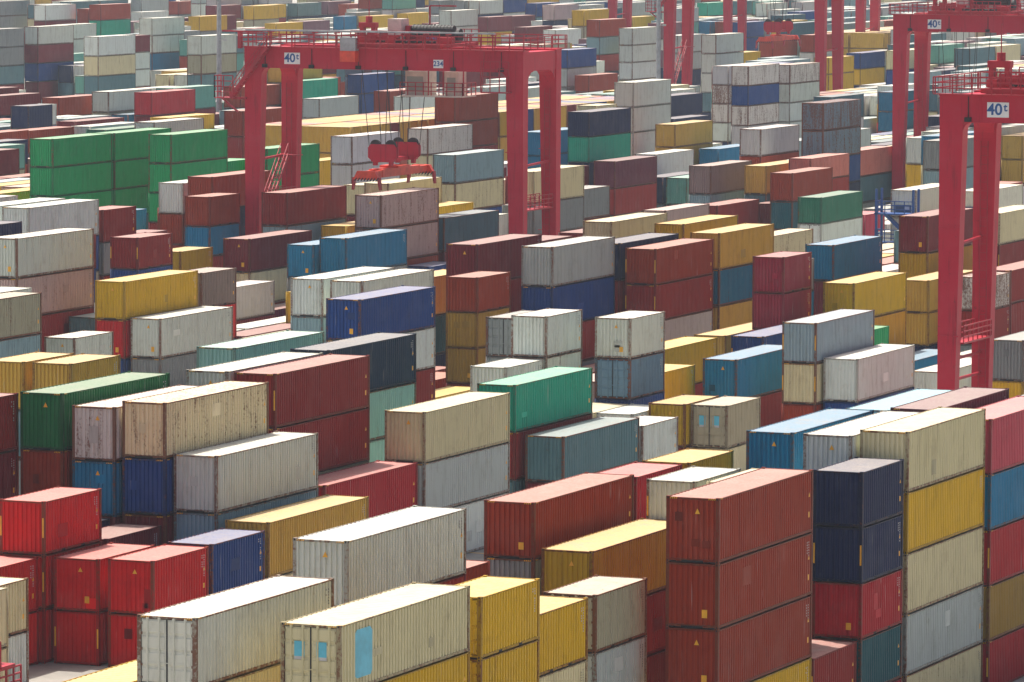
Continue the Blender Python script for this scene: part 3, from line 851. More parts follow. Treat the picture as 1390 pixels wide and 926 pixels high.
fill -230 697.25 40 11.12 4|bluegrey navy tealgrey bluegrey|1200
fill -235.68 695.79 40 8.34 3|sand bluegrey grey|200
fill -295.68 672.29 40 8.34 3|grey maroon blue|200
fill -238.52 696.33 40 8.34 3|bluegrey plumgrey gold|200
fill -298.52 672.6 40 8.34 3|lavender ltgrey plumgrey|200
fill -332.2 658.84 40 8.34 3|pale white tealgrey|200
fill -241.36 697.83 40 8.34 3|gold grey pale|200
fill -258 696.86 40 11.12 4|maroon tealgrey pale steel|0020
fill -230 709.94 40 11.12 4|navy gold brick maroon|2000
fill -235.68 708.48 40 13.9 5|sand blue bluegrey bluegrey brick|12000
fill -320.84 672.99 40 11.12 4|plumgrey tealgrey pale lavender|2000
fill -266.52 696.22 40 8.34 3|ltgrey ltgrey bluegrey|200
fill -301.36 683.34 40 8.34 3|navy bluegrey ltgrey|200
fill -241.36 710.52 40 8.34 3|ltgrey bluegrey pale|200
fill -318 684.59 40 13.9 5|slate steel brick bluegrey blue|12200
fill -230 722.63 40 13.9 5|steel grey bluegrey grey steel|10000
fill -232.84 721.88 40 11.12 4|plumgrey bluegrey steel grey|2000
fill -323.68 684.15 40 13.9 5|maroon blue ltgrey ltgrey pale|10000
fill -295.68 701.68 40 11.12 4|maroon brick pale navy|1000
fill -238.52 721.72 40 11.12 4|sand ltgrey brick grey|2000
fill -301.36 696.03 40 11.12 4|slate navy white ltgrey|2000
fill -298.52 701.98 40 11.12 4|ltgrey pale slate lavender|2000
fill -244.2 721.74 40 8.34 3|ltgrey blue ltgrey|200
fill -304.2 697.38 40 11.12 4|maroon pale lavender steel|2200
fill -260.84 721.15 40 11.12 4|blue steel tealgrey maroon|2000
fill -230 735.32 40 13.9 5|sand pale bluegrey pale plumgrey|20000
fill -323.68 696.84 40 13.9 5|pale navy ltgrey gold grey|20000
fill -235.68 733.87 40 11.12 4|pale steel pale ltgrey|2000
fill -329.36 695.93 40 13.9 5|slate plumgrey tealgrey pale maroon|20000
fill -263.68 723.63 40 11.12 4|bluegrey lavender brick tealgrey|2000
fill -238.52 734.41 40 13.9 5|tealgrey grey bluegrey pale gold|12000
fill -301.36 708.72 40 11.12 4|pale pale brick maroon|2000
fill -332.2 696.92 40 13.9 5|ltgrey white plumgrey tealgrey bluegrey|22000
fill -244.2 734.43 40 13.9 5|steel grey white pale brick|20000
fill -304.2 710.07 40 11.12 4|brick maroon pale pale|2000
fill -235.68 746.56 40 13.9 5|pale pale tealgrey grey pale|20000
fill -266.52 734.3 40 11.12 4|bluegrey plumgrey blue blue|2000
fill -263.68 736.32 40 11.12 4|bluegrey brick white plumgrey|2000
fill -326.52 710.24 40 13.9 5|gold grey lavender gold ltgrey|22200
fill -244.2 747.13 40 13.9 5|pale plumgrey bluegrey blue ltgrey|20000
fill -241.36 748.6 40 13.9 5|plumgrey plumgrey steel maroon tealgrey|20000
fill -361.36 698.69 40 8.34 3|tealgrey lavender grey|200
fill -304.2 722.76 40 11.12 4|tealgrey sand bluegrey steel|2000
fill -378 697.57 40 5.56 2|pale bluegrey|20
fill -318 722.66 40 11.12 4|slate navy pale brick|1200
fill -350 709.42 40 8.34 3|pale steel brick|200
fill -352.84 708.9 40 8.34 3|sand sand grey|200
fill -323.68 724.22 40 13.9 5|grey bluegrey plumgrey gold tealgrey|12000
fill -320.84 723.75 40 11.12 4|tealgrey slate pale ltgrey|2200
fill -329.36 721.32 40 13.9 5|bluegrey plumgrey lavender ltgrey grey|22000
fill -269.36 747.33 40 11.12 4|bluegrey white brick grey|2000
fill -301.36 734.11 40 5.56 2|steel ltgrey|20
fill -350 722.11 40 13.9 5|steel tealgrey ltgrey lavender lavender|22200
fill -323.68 736.92 40 11.12 4|grey slate blue slate|2000
fill -235.68 771.94 40 11.12 4|plumgrey maroon grey slate|2000
fill -320.84 736.45 40 11.12 4|ltgrey sand maroon pale|2000
fill -358.52 722.28 40 8.34 3|gold pale steel|200
fill -238.52 772.49 40 13.9 5|bluegrey maroon pale pale slate|20000
fill -332.2 734.99 40 13.9 5|tealgrey brick blue blue white|20000
fill -244.2 772.51 40 13.9 5|lavender bluegrey ltgrey maroon tealgrey|20000
fill -241.36 773.98 40 13.9 5|tealgrey pale maroon bluegrey steel|20000
fill -361.36 724.08 40 8.34 3|ltgrey pale steel|200
fill -318 748.05 40 11.12 4|blue tealgrey sand navy|2000
fill -290 760.75 40 13.9 5|ltgrey ltgrey navy pale lavender|11220
fill -323.68 749.61 40 11.12 4|bluegrey pale bluegrey plumgrey|2000
fill -329.36 746.7 40 13.9 5|blue bluegrey sand steel plumgrey|22000
fill -326.52 748.32 40 11.12 4|bluegrey plumgrey bluegrey grey|2000
fill -389.36 724.46 20 13.1 5|navy steel grey tealgrey maroon|00000
fill -244.2 785.2 40 13.9 5|pale lavender grey pale plumgrey|20000
fill -272.2 774.55 40 13.9 5|brick white grey ltgrey sand|12000
fill -258 785.71 40 13.9 5|steel steel slate maroon pale|20000
fill -290 773.44 40 8.34 3|bluegrey slate steel|000
fill -380.84 735.75 40 8.34 3|white steel pale|220
fill -323.68 762.3 40 11.12 4|tealgrey tealgrey steel bluegrey|2000
fill -320.84 761.83 40 11.12 4|navy pale plumgrey slate|2000
fill -383.68 735.86 40 8.34 3|navy steel navy|200
fill -295.68 773.83 40 11.12 4|plumgrey navy bluegrey blue|2200
fill -326.52 761.01 40 11.12 4|tealgrey blue steel white|2000
fill -361.36 749.46 40 13.9 5|steel sand grey lavender sand|20000
fill -323.68 774.99 40 11.12 4|bluegrey pale sand steel|2000
fill -263.68 799.78 40 13.9 5|brick grey tealgrey maroon white|20000
fill -326.52 773.7 40 11.12 4|sand sand grey plumgrey|2000
fill -389.36 747.84 40 8.34 3|pale lavender bluegrey|200
fill -332.2 773.07 40 11.12 4|brick grey grey ltgrey|2000
fill -260.84 810 40 13.9 5|pale grey navy slate bluegrey|20000
fill -318 788.12 40 8.34 3|white navy steel|200
fill -323.68 787.68 40 11.12 4|gold maroon pale lavender|2000
fill -329.36 784.78 40 11.12 4|pale grey tealgrey ltgrey|2000
fill -269.36 810.79 40 13.9 5|pale plumgrey tealgrey ltgrey grey|20000
fill -272.2 808.62 20 10.48 4|ltgrey bluegrey grey tealgrey|2200
fill -318 800.82 40 5.56 2|steel tealgrey|20
fill -323.68 800.38 20 10.48 4|pale steel bluegrey tealgrey|2000
fill -266.52 823.14 40 13.9 5|ltgrey bluegrey bluegrey bluegrey steel|20000
fill -263.68 825.17 40 13.9 5|sand steel grey bluegrey bluegrey|20000
fill -260.84 835.38 40 13.9 5|grey gold pale maroon maroon|20000
fill -318 813.51 40 11.12 4|gold pale grey blue|2000
fill -290 824.21 40 11.12 4|tealgrey grey grey white|2000
fill -386.52 785.05 40 11.12 4|tealgrey brick steel steel|2200
fill -292.84 829.22 40 11.12 4|ltgrey gold bluegrey pale|2000
fill -326.52 813.78 20 10.48 4|blue ltgrey white brick|2000
fill -378 799.11 40 11.12 4|steel grey pale sand|2000
fill -260.84 848.07 40 13.9 5|pale pale ltgrey navy pale|20000
fill -318 826.2 40 13.9 5|plumgrey pale grey gold tealgrey|22000
fill -410 785.81 40 8.34 3|tealgrey tealgrey sand|200
fill -290 836.9 40 13.9 5|bluegrey tealgrey lavender grey navy|22000
fill -329.36 822.85 40 11.12 4|plumgrey maroon gold sand|2000
fill -301.36 835.64 40 11.12 4|white brick bluegrey blue|2000
fill -298.52 837.59 40 13.9 5|slate pale steel gold sand|10000
fill -290 849.59 40 13.9 5|pale navy tealgrey pale maroon|22000
fill -380.84 811.9 40 11.12 4|plumgrey navy pale pale|2000
fill -266.52 861.22 40 13.9 5|pale white steel pale navy|20000
fill -269.36 861.55 40 13.9 5|lavender steel maroon pale tealgrey|20000
fill -298.52 850.29 40 13.9 5|steel bluegrey bluegrey slate plumgrey|20000
fill -304.2 849.68 40 13.9 5|gold pale grey plumgrey navy|22000
fill -378 824.49 40 11.12 4|pale bluegrey blue pale|2000
fill -410 811.19 40 11.12 4|bluegrey steel maroon maroon|2000
fill -290 862.28 40 13.9 5|brick plumgrey steel steel maroon|22000
fill -380.84 824.59 40 11.12 4|bluegrey pale steel tealgrey|2000
fill -301.36 861.03 40 13.9 5|tealgrey tealgrey grey ltgrey slate|20000
fill -378 837.18 40 11.12 4|ltgrey blue pale maroon|2000
fill -410 823.88 40 11.12 4|grey blue plumgrey ltgrey|2000
fill -380.84 837.28 40 11.12 4|pale sand blue pale|2000
fill -383.68 837.4 40 11.12 4|grey pale brick slate|2000
fill -329.36 860.93 40 11.12 4|slate white maroon ltgrey|2000
fill -301.36 873.72 40 13.9 5|bluegrey ltgrey pale pale steel|20000
fill -378 849.88 40 11.12 4|maroon plumgrey bluegrey bluegrey|2000
fill -380.84 849.97 40 11.12 4|grey brick lavender bluegrey|2000
fill -386.52 848.51 40 11.12 4|grey grey maroon maroon|2000
fill -383.68 850.09 40 11.12 4|bluegrey slate maroon pale|2000
fill -295.68 888.06 40 13.9 5|ltgrey pale sand brick blue|20000
fill -298.52 888.36 40 13.9 5|tealgrey grey pale ltgrey grey|20000
fill -421.36 837.38 40 11.12 4|pale ltgrey grey lavender|2000
fill -378 862.57 40 11.12 4|grey navy blue brick|2000
fill -318 887.66 40 13.9 5|slate bluegrey bluegrey grey grey|20000
fill -352.84 875.89 20 13.1 5|sand grey pale gold pale|20000
fill -380.84 862.67 40 11.12 4|ltgrey tealgrey plumgrey lavender|2000
fill -386.52 861.2 40 11.12 4|sand brick ltgrey ltgrey|2000
fill -292.84 901.37 40 13.9 5|sand lavender grey grey bluegrey|20000
fill -295.68 900.75 40 13.9 5|plumgrey bluegrey bluegrey sand blue|20000
fill -358.52 880.58 40 11.12 4|ltgrey brick bluegrey brick|2000
fill -424.2 848.96 40 11.12 4|pale steel plumgrey ltgrey|2000
fill -364.2 875.21 40 8.34 3|blue pale sand|000
fill -378 875.26 40 13.9 5|brick steel ltgrey sand gold|00000
fill -323.68 899.91 40 11.12 4|grey steel brick grey|2000
fill -386.52 873.9 40 11.12 4|grey gold white bluegrey|2000
fill -355.68 888.59 40 13.9 5|brick maroon lavender bluegrey ltgrey|20000
fill -301.36 911.79 40 13.9 5|pale bluegrey pale sand blue|20000
fill -361.36 889.07 40 11.12 4|plumgrey blue slate bluegrey|2000
fill -364.2 887.91 40 11.12 4|grey bluegrey steel navy|2000
fill -304.2 913.14 40 13.9 5|bluegrey grey white grey grey|20000
fill -318 913.04 40 13.9 5|bluegrey ltgrey sand sand bluegrey|20000
fill -323.68 912.6 40 13.9 5|blue pale steel grey lavender|20000
fill -386.52 886.59 40 11.12 4|white sand slate steel|2000
fill -446.52 863.29 40 13.9 5|brick pale lavender sand tealgrey|20000
fill -301.36 924.49 40 13.9 5|navy brick grey steel steel|20000
fill -298.52 926.44 40 13.9 5|bluegrey blue brick steel tealgrey|22000
fill -318 925.74 40 13.9 5|bluegrey steel bluegrey ltgrey ltgrey|20000
fill -350 912.49 40 11.12 4|ltgrey maroon ltgrey bluegrey|2000
fill -438 876.07 40 11.12 4|gold pale plumgrey ltgrey|2000
fill -290 938.43 40 13.9 5|steel bluegrey pale grey white|20000
fill -440.84 875.43 40 11.12 4|pale navy steel pale|2000
fill -323.68 925.3 40 13.9 5|steel steel brick steel brick|20000
fill -292.84 939.45 40 13.9 5|white grey grey blue grey|20000
fill -446.52 875.98 40 11.12 4|plumgrey tealgrey pale white|2000
fill -392.2 899.55 40 11.12 4|maroon bluegrey grey tealgrey|2000
fill -298.52 939.13 40 13.9 5|tealgrey grey grey tealgrey ltgrey|22000
fill -332.2 925.37 40 13.9 5|pale white maroon gold gold|22000
fill -364.2 913.29 40 13.9 5|slate bluegrey pale blue steel|20000
fill -352.84 924.66 40 13.9 5|ltgrey tealgrey lavender slate steel|22000
fill -323.68 937.99 40 13.9 5|pale lavender ltgrey brick pale|20000
fill -320.84 939.52 40 13.9 5|plumgrey ltgrey steel bluegrey steel|20000
fill -326.52 938.7 40 13.9 5|pale ltgrey pale maroon blue|20000
fill -301.36 949.87 40 13.9 5|maroon steel tealgrey ltgrey sand|20000
fill -298.52 951.82 40 13.9 5|gold pale white tealgrey blue|20000
fill -470 887.85 40 13.9 5|steel sand ltgrey maroon steel|22000
fill -443.68 901.22 20 10.48 4|navy navy gold ltgrey|0000
fill -380.84 926.13 40 11.12 4|white maroon bluegrey plumgrey|2000
fill -386.52 924.66 40 8.34 3|lavender maroon sand|200
fill -320.84 952.21 40 13.9 5|lavender ltgrey navy pale brick|20000
fill -329.36 949.77 40 13.9 5|pale pale bluegrey gold bluegrey|20000
fill -295.68 964.21 40 13.9 5|ltgrey pale bluegrey grey bluegrey|20000
fill -326.52 951.39 40 13.9 5|slate plumgrey pale pale grey|20000
fill -358.52 938.04 40 13.9 5|pale tealgrey pale gold pale|20000
fill -355.68 939.35 40 11.12 4|slate steel ltgrey pale|2000
fill -449.36 901.66 40 11.12 4|maroon ltgrey brick bluegrey|2000
fill -361.36 939.84 40 11.12 4|bluegrey lavender bluegrey pale|2000
fill -378 938.72 40 13.9 5|ltgrey grey navy bluegrey white|20000
fill -350 950.57 40 11.12 4|plumgrey ltgrey white blue|2000
fill -352.84 950.05 40 11.12 4|navy bluegrey gold gold|2000
fill -358.52 950.73 40 11.12 4|bluegrey bluegrey navy pale|2000
fill -449.36 914.35 40 11.12 4|pale brick pale gold|0000
fill -364.2 951.37 40 13.9 5|slate steel grey white pale|20000
fill -318 976.5 40 13.9 5|grey brick lavender steel lavender|20000
fill -350 963.26 40 11.12 4|ltgrey slate plumgrey grey|2000
fill -352.84 962.74 40 11.12 4|slate navy ltgrey bluegrey|2000
fill -475.68 912.1 40 13.9 5|steel bluegrey ltgrey ltgrey ltgrey|22000
fill -323.68 976.06 40 13.9 5|bluegrey blue plumgrey bluegrey slate|20000
fill -386.52 950.05 40 13.9 5|bluegrey bluegrey grey ltgrey navy|20000
fill -329.36 975.16 40 13.9 5|steel brick grey bluegrey pale|20000
fill -355.68 964.74 40 11.12 4|white bluegrey plumgrey bluegrey|2000
fill -392.2 950.31 40 13.9 5|blue bluegrey navy plumgrey brick|22000
fill -478.52 914.3 40 13.9 5|pale plumgrey ltgrey pale steel|20000
fill -361.36 965.22 40 11.12 4|pale tealgrey ltgrey gold|2000
fill -364.2 964.06 40 11.12 4|gold lavender sand ltgrey|2000
fill -378 964.1 40 13.9 5|ltgrey bluegrey pale brick ltgrey|20000
fill -318 989.2 40 13.9 5|brick gold lavender ltgrey blue|20000
fill -412.84 949.89 40 11.12 4|ltgrey pale navy pale|2000
fill -352.84 975.43 40 13.9 5|pale grey slate grey steel|20000
fill -380.84 964.2 40 13.9 5|blue plumgrey steel white steel|20000
fill -475.68 924.79 40 13.9 5|steel pale steel pale bluegrey|20000
fill -323.68 988.76 40 13.9 5|pale grey tealgrey ltgrey sand|20000
fill -386.52 962.74 40 13.9 5|pale blue pale pale steel|20000
fill -329.36 987.85 40 13.9 5|ltgrey navy bluegrey gold steel|20000
fill -484.2 924.75 40 13.9 5|maroon sand grey pale plumgrey|20000
fill -449.36 939.74 40 8.34 3|brick sand slate|200
fill -332.2 988.83 40 13.9 5|grey ltgrey sand gold bluegrey|20000
fill -452.2 939.62 40 8.34 3|pale sand tealgrey|200
fill -361.36 977.92 40 11.12 4|pale slate bluegrey plumgrey|2000
fill -318 1001.89 40 13.9 5|tealgrey tealgrey gold sand ltgrey|20000
fill -410 963.5 40 13.9 5|pale navy bluegrey grey pale|22000
fill -350 988.64 40 13.9 5|lavender pale pale ltgrey grey|20000
fill -472.84 937.34 40 13.9 5|ltgrey steel pale lavender steel|20000
fill -498 926.86 40 13.9 5|pale ltgrey tealgrey grey plumgrey|20000
fill -412.84 962.58 40 13.9 5|grey gold bluegrey blue sand|20000
fill -438 952.22 40 8.34 3|ltgrey gold sand|200
fill -380.84 976.89 40 11.12 4|tealgrey navy sand gold|2000
fill -323.68 1001.45 40 13.9 5|ltgrey tealgrey pale brick tealgrey|20000
fill -386.52 975.43 40 13.9 5|plumgrey slate plumgrey grey pale|20000
fill -383.68 977.01 40 13.9 5|pale ltgrey brick pale ltgrey|20000
fill -418.52 962.93 40 13.9 5|grey lavender ltgrey ltgrey navy|22000
fill -326.52 1002.16 40 13.9 5|tealgrey grey grey gold maroon|20000
fill -358.52 988.81 40 13.9 5|tealgrey sand pale gold white|22000
fill -332.2 1001.53 40 13.9 5|lavender grey bluegrey white pale|20000
fill -364.2 989.44 40 13.9 5|steel plumgrey blue steel pale|22000
fill -378 989.49 40 13.9 5|grey slate lavender white grey|20000
fill -318 1014.58 40 13.9 5|slate blue sand steel grey|20000
fill -410 976.19 40 13.9 5|blue pale pale pale navy|22000
fill -498 939.56 40 13.9 5|gold pale lavender maroon plumgrey|20000
fill -438 964.91 40 11.12 4|grey gold steel pale|2200
fill -352.84 1000.81 40 13.9 5|steel bluegrey brick plumgrey pale|20000
fill -386.52 988.12 40 13.9 5|ltgrey slate grey ltgrey gold|22000
fill -329.36 1013.23 40 13.9 5|pale steel lavender gold plumgrey|20000
fill -355.68 1002.81 40 13.9 5|steel blue tealgrey pale bluegrey|20000
fill -318 1027.27 40 13.9 5|ltgrey sand brick steel pale|20000
fill -410 988.88 40 13.9 5|gold gold pale bluegrey slate|20000
fill -323.68 1026.83 40 13.9 5|ltgrey bluegrey blue grey tealgrey|20000
fill -386.52 1000.82 40 13.9 5|grey bluegrey blue grey steel|22000
fill -329.36 1025.93 40 13.9 5|bluegrey pale steel navy maroon|20000
fill -452.2 977.69 40 8.34 3|ltgrey ltgrey steel|200
fill -361.36 1015.99 40 13.9 5|plumgrey brick pale ltgrey lavender|20000
fill -472.84 975.42 40 8.34 3|pale maroon grey|200
fill -412.84 1000.65 40 13.9 5|gold steel pale navy slate|20000
fill -443.68 988.07 40 8.34 3|plumgrey brick ltgrey|200
fill -352.84 1026.2 40 13.9 5|bluegrey bluegrey slate ltgrey slate|20000
fill -440.84 989.66 40 13.9 5|tealgrey lavender gold ltgrey navy|22000
fill -446.52 990.21 40 13.9 5|brick grey ltgrey steel tealgrey|22000
fill -449.36 990.51 40 11.12 4|white brick maroon tealgrey|2000
fill -361.36 1028.68 40 13.9 5|navy plumgrey maroon bluegrey bluegrey|20000
fill -350 1039.41 40 13.9 5|sand white pale plumgrey white|20000
fill -443.68 1000.76 40 13.9 5|navy slate bluegrey steel pale|22000
fill -440.84 1002.35 40 11.12 4|ltgrey navy plumgrey white|2000
fill -415.68 1015.96 40 13.9 5|ltgrey slate white blue bluegrey|20000
fill -478.52 996.46 40 8.34 3|plumgrey blue brick|000
fill -481.36 989.33 40 13.9 5|lavender bluegrey tealgrey steel maroon|22000
fill -361.36 1041.38 40 13.9 5|white steel bluegrey lavender tealgrey|20000
fill -410 1026.96 40 13.9 5|grey white gold blue pale|20000
fill -472.84 1004.8 20 7.86 3|tealgrey white white|200
fill -470 1006.07 40 8.34 3|sand brick pale|200
fill -475.68 1000.94 40 11.12 4|ltgrey bluegrey ltgrey ltgrey|2200
fill -481.36 1002.02 40 11.12 4|grey white pale maroon|2000
fill -484.2 1000.91 40 13.9 5|grey blue steel maroon white|20000
fill -470 1018.77 40 8.34 3|white maroon ltgrey|200
fill -475.68 1013.63 40 11.12 4|pale plumgrey pale brick|0000
fill -418.52 1039.09 40 13.9 5|tealgrey lavender bluegrey grey maroon|20000
fill -481.36 1014.71 40 13.9 5|lavender tealgrey slate bluegrey grey|20000
fill -484.2 1013.6 40 13.9 5|ltgrey pale ltgrey lavender grey|20000
fill -449.36 1028.58 40 13.9 5|gold maroon pale ltgrey blue|22000
fill -498 1015.71 40 13.9 5|ltgrey pale bluegrey slate pale|22000
fill -470 1031.46 40 11.12 4|brick white pale ltgrey|2000
fill -352.84 1076.97 40 13.9 5|steel blue brick bluegrey navy|20000
fill -506.52 1014.18 40 8.34 3|pale grey ltgrey|000
fill -509.36 1014.29 40 13.9 5|blue brick tealgrey navy plumgrey|20000
fill -478.52 1028.53 40 13.9 5|sand pale pale grey tealgrey|20000
fill -478.52 1041.22 40 13.9 5|steel gold steel navy grey|22000
fill -361.36 1092.14 40 13.9 5|grey pale steel pale steel|20000
fill -410 1077.72 40 13.9 5|grey white white gold steel|22000
fill -512.2 1039.16 40 13.9 5|slate lavender ltgrey white navy|20000
fill -410 1090.42 40 13.9 5|brick steel gold navy steel|22000
fill -410 1103.11 40 11.12 4|gold pale plumgrey pale|2000
'''
ROWS = []
for ln in STACKS.strip().split('\n'):
    q = ln.split('|'); h = q[0].split()
    ROWS.append(dict(n=h[0], x=float(h[1]), y=float(h[2]), L=int(h[3]), z=float(h[4]), nt=int(h[5]), cols=q[1].split(), fl=q[2].strip()))
DOOR_NEAR = {('fA', 0), ('fGrey', 0), ('fYellowD', 0), ('fYellowD', 1), ('C857', 1), ('DoorB', 0), ('Door659', 0), ('Door659', 1), ('fGrey20', 0), ('fGrey20', 1), ('Wd1', 0), ('Wd1', 1), ('GrT', 1)}
LITTLE = ('pale', 'white', 'ltgrey', 'cream', 'sand', 'lavender', 'stone', 'whitegrey', 'mauve', 'aqua', 'reefer', 'stonedoor', 'whitedoor', 'rustcream', 'rustwhite', 'steelgrey')
SPECIAL = {
 ('fA', 0): 'sand coloured container with cyan side patch and two cyan squares on its doors',
 ('fGrey', 0): 'off-white container with plain closed double doors beside the cyan-patched one',
 ('C857', 1): 'short steel blue container with double doors under a pale grey one',
 ('DoorB', 0): 'short stone grey container with two cyan squares on its double doors',
 ('N', 0): 'weathered short navy blue container on top of another short navy one',
 ('RW1', 0): 'rust-streaked white container with a grey patch, on a sky blue one',
 ('RW2', 0): 'rust-streaked cream container standing on a royal blue one',
 ('G', 0): 'bottle green long container beside the rust-streaked white one',
 ('TG', 0): 'sea green long container on a dark red one beside a steel blue one',
 ('Rf1', 0): 'white refrigerated container with a dark blue cooling unit on a blue rack',
 ('B', 0): 'topmost of three reddish brown long containers, dark repainted squares on its end',
 ('B', 1): 'middle one of three reddish brown long containers stacked above a yellow one',
 ('B', 2): 'lowest of three reddish brown long containers, resting on a yellow one',
 ('W', 0): 'long sand coloured container with yellow corner strips, on a yellow one',
}
SPATCH = {('B', 0): ((-.82, 1.72, .36, .38, .45), (-.05, .68, .36, .32, .6), (.45, .62, .36, .32, .6)), ('R2', 0): ((.72, .35, .38, .95, .5), (.62, .2, .3, .4, .6)),
          ('R2', 1): ((-.35, 1.5, .42, .52, .25),), ('R3', 0): ((.5, .18, .6, .55, 1.35),), ('RW1', 0): ((-.25, .9, .5, .85, .75),), ('SkyA', 0): ((-.75, .65, .42, .42, .35),)}
CONT = []      # every container: dict
for s in ROWS:
    p = s['z']/s['nt']
    for k, c in enumerate(s['cols']):
        extra = k >= s['nt']
        z0 = -2.62 if extra else s['z']-p*(k+1); h = 2.62 if extra else p
        CONT.append(dict(s=s, k=k, c=c, z0=max(z0, -2.62) if extra else z0, h=h, fl=s['fl'][k], top=(k == 0)))

def neighbour(s, side):
    best = None
    for t in ROWS:
        if t is s: continue
        if side in (1, -1):
            dx = (t['x']-s['x'])*side; oy = min(t['y']+LEN[t['L']], s['y']+LEN[s['L']])-max(t['y'], s['y'])
            if t['fl'][0] == '0': continue
            if 2 < dx < 4.2 and oy > 2 and (best is None or oy > best[0]): best = (oy, t)
        else:
            dy = (t['y']-s['y'])*(1 if side == 'b' else -1); ox = 2.4-abs(t['x']-s['x'])
            if t['fl'][0] == '0': continue
            if 0 < dy < 16 and ox > 1.2 and (best is None or ox > best[0]): best = (ox, t)
    return best[1] if best else None
def words(c): return PAL[c][2]
def make_labels(items):
    def stage(it, lv):
        s, k, c = it['s'], it['k'], it['c']; lv0 = lv
        size = 'long' if s['L'] == 40 else 'short'
        kind = 'refrigerated container' if c == 'reefer' else 'container'
        col = words(c).replace(' refrigerated', '')
        lab = '%s %s %s' % (size, col, kind)
        ab = s['cols'][k-1] if k > 0 else None
        be = s['cols'][k+1] if k+1 < len(s['cols']) and s['fl'][k+1] != '0' else None
        if ab: lab += ' under a %s one' % words(ab).split(' refrig')[0]
        elif be: lab += ' on top of a %s one' % words(be).split(' refrig')[0]
        else: lab += ' topping its stack'
        if lv >= 1:
            for sd, wd in ((1, 'beside'), (-1, 'beside'), ('b', 'end to end with'), ('f', 'end to end with')):
                t = neighbour(s, sd)
                if t is not None:
                    lab += ', %s %s' % (wd, words(t['cols'][0]).split(' refrig')[0])
                    if lv == 1 or len(lab.split()) > 12: break
                    lv -= 1
        if lv0 >= 2 and len(lab.split()) <= 12:
            own = {words(q) for q in s['cols']}
            near = sorted((t for t in ROWS if t is not s and t['fl'][0] == '1' and words(t['cols'][0]) not in own), key=lambda t: (t['x']-s['x'])**2+(t['y']-s['y'])**2)[:6]
            lab += ', near a %s one' % words(near[0 if lv0 == 2 else 2]['cols'][0]).split(' refrig')[0]
        if lv >= 1 and len(lab.split()) <= 10 and k > 0: lab += ', %s down its stack' % ('one', 'two', 'three', 'four', 'five')[k-1]
        return ' '.join(lab.split()[:16]).rstrip(',').replace(' a o', ' an o')
    out = {}
    todo = []
    for i, it in enumerate(items):
        sp = SPECIAL.get((it['s']['n'], it['k']))
        if sp: out[i] = sp
        else: todo.append(i)
    for lv in (0, 1, 2, 3):
        labs = {i: stage(items[i], lv) for i in todo}
        cnt = {}
        for l in labs.values(): cnt[l] = cnt.get(l, 0)+1
        for i in list(todo):
            if cnt[labs[i]] == 1 or lv == 3: out[i] = labs[i]; todo.remove(i)
    return out

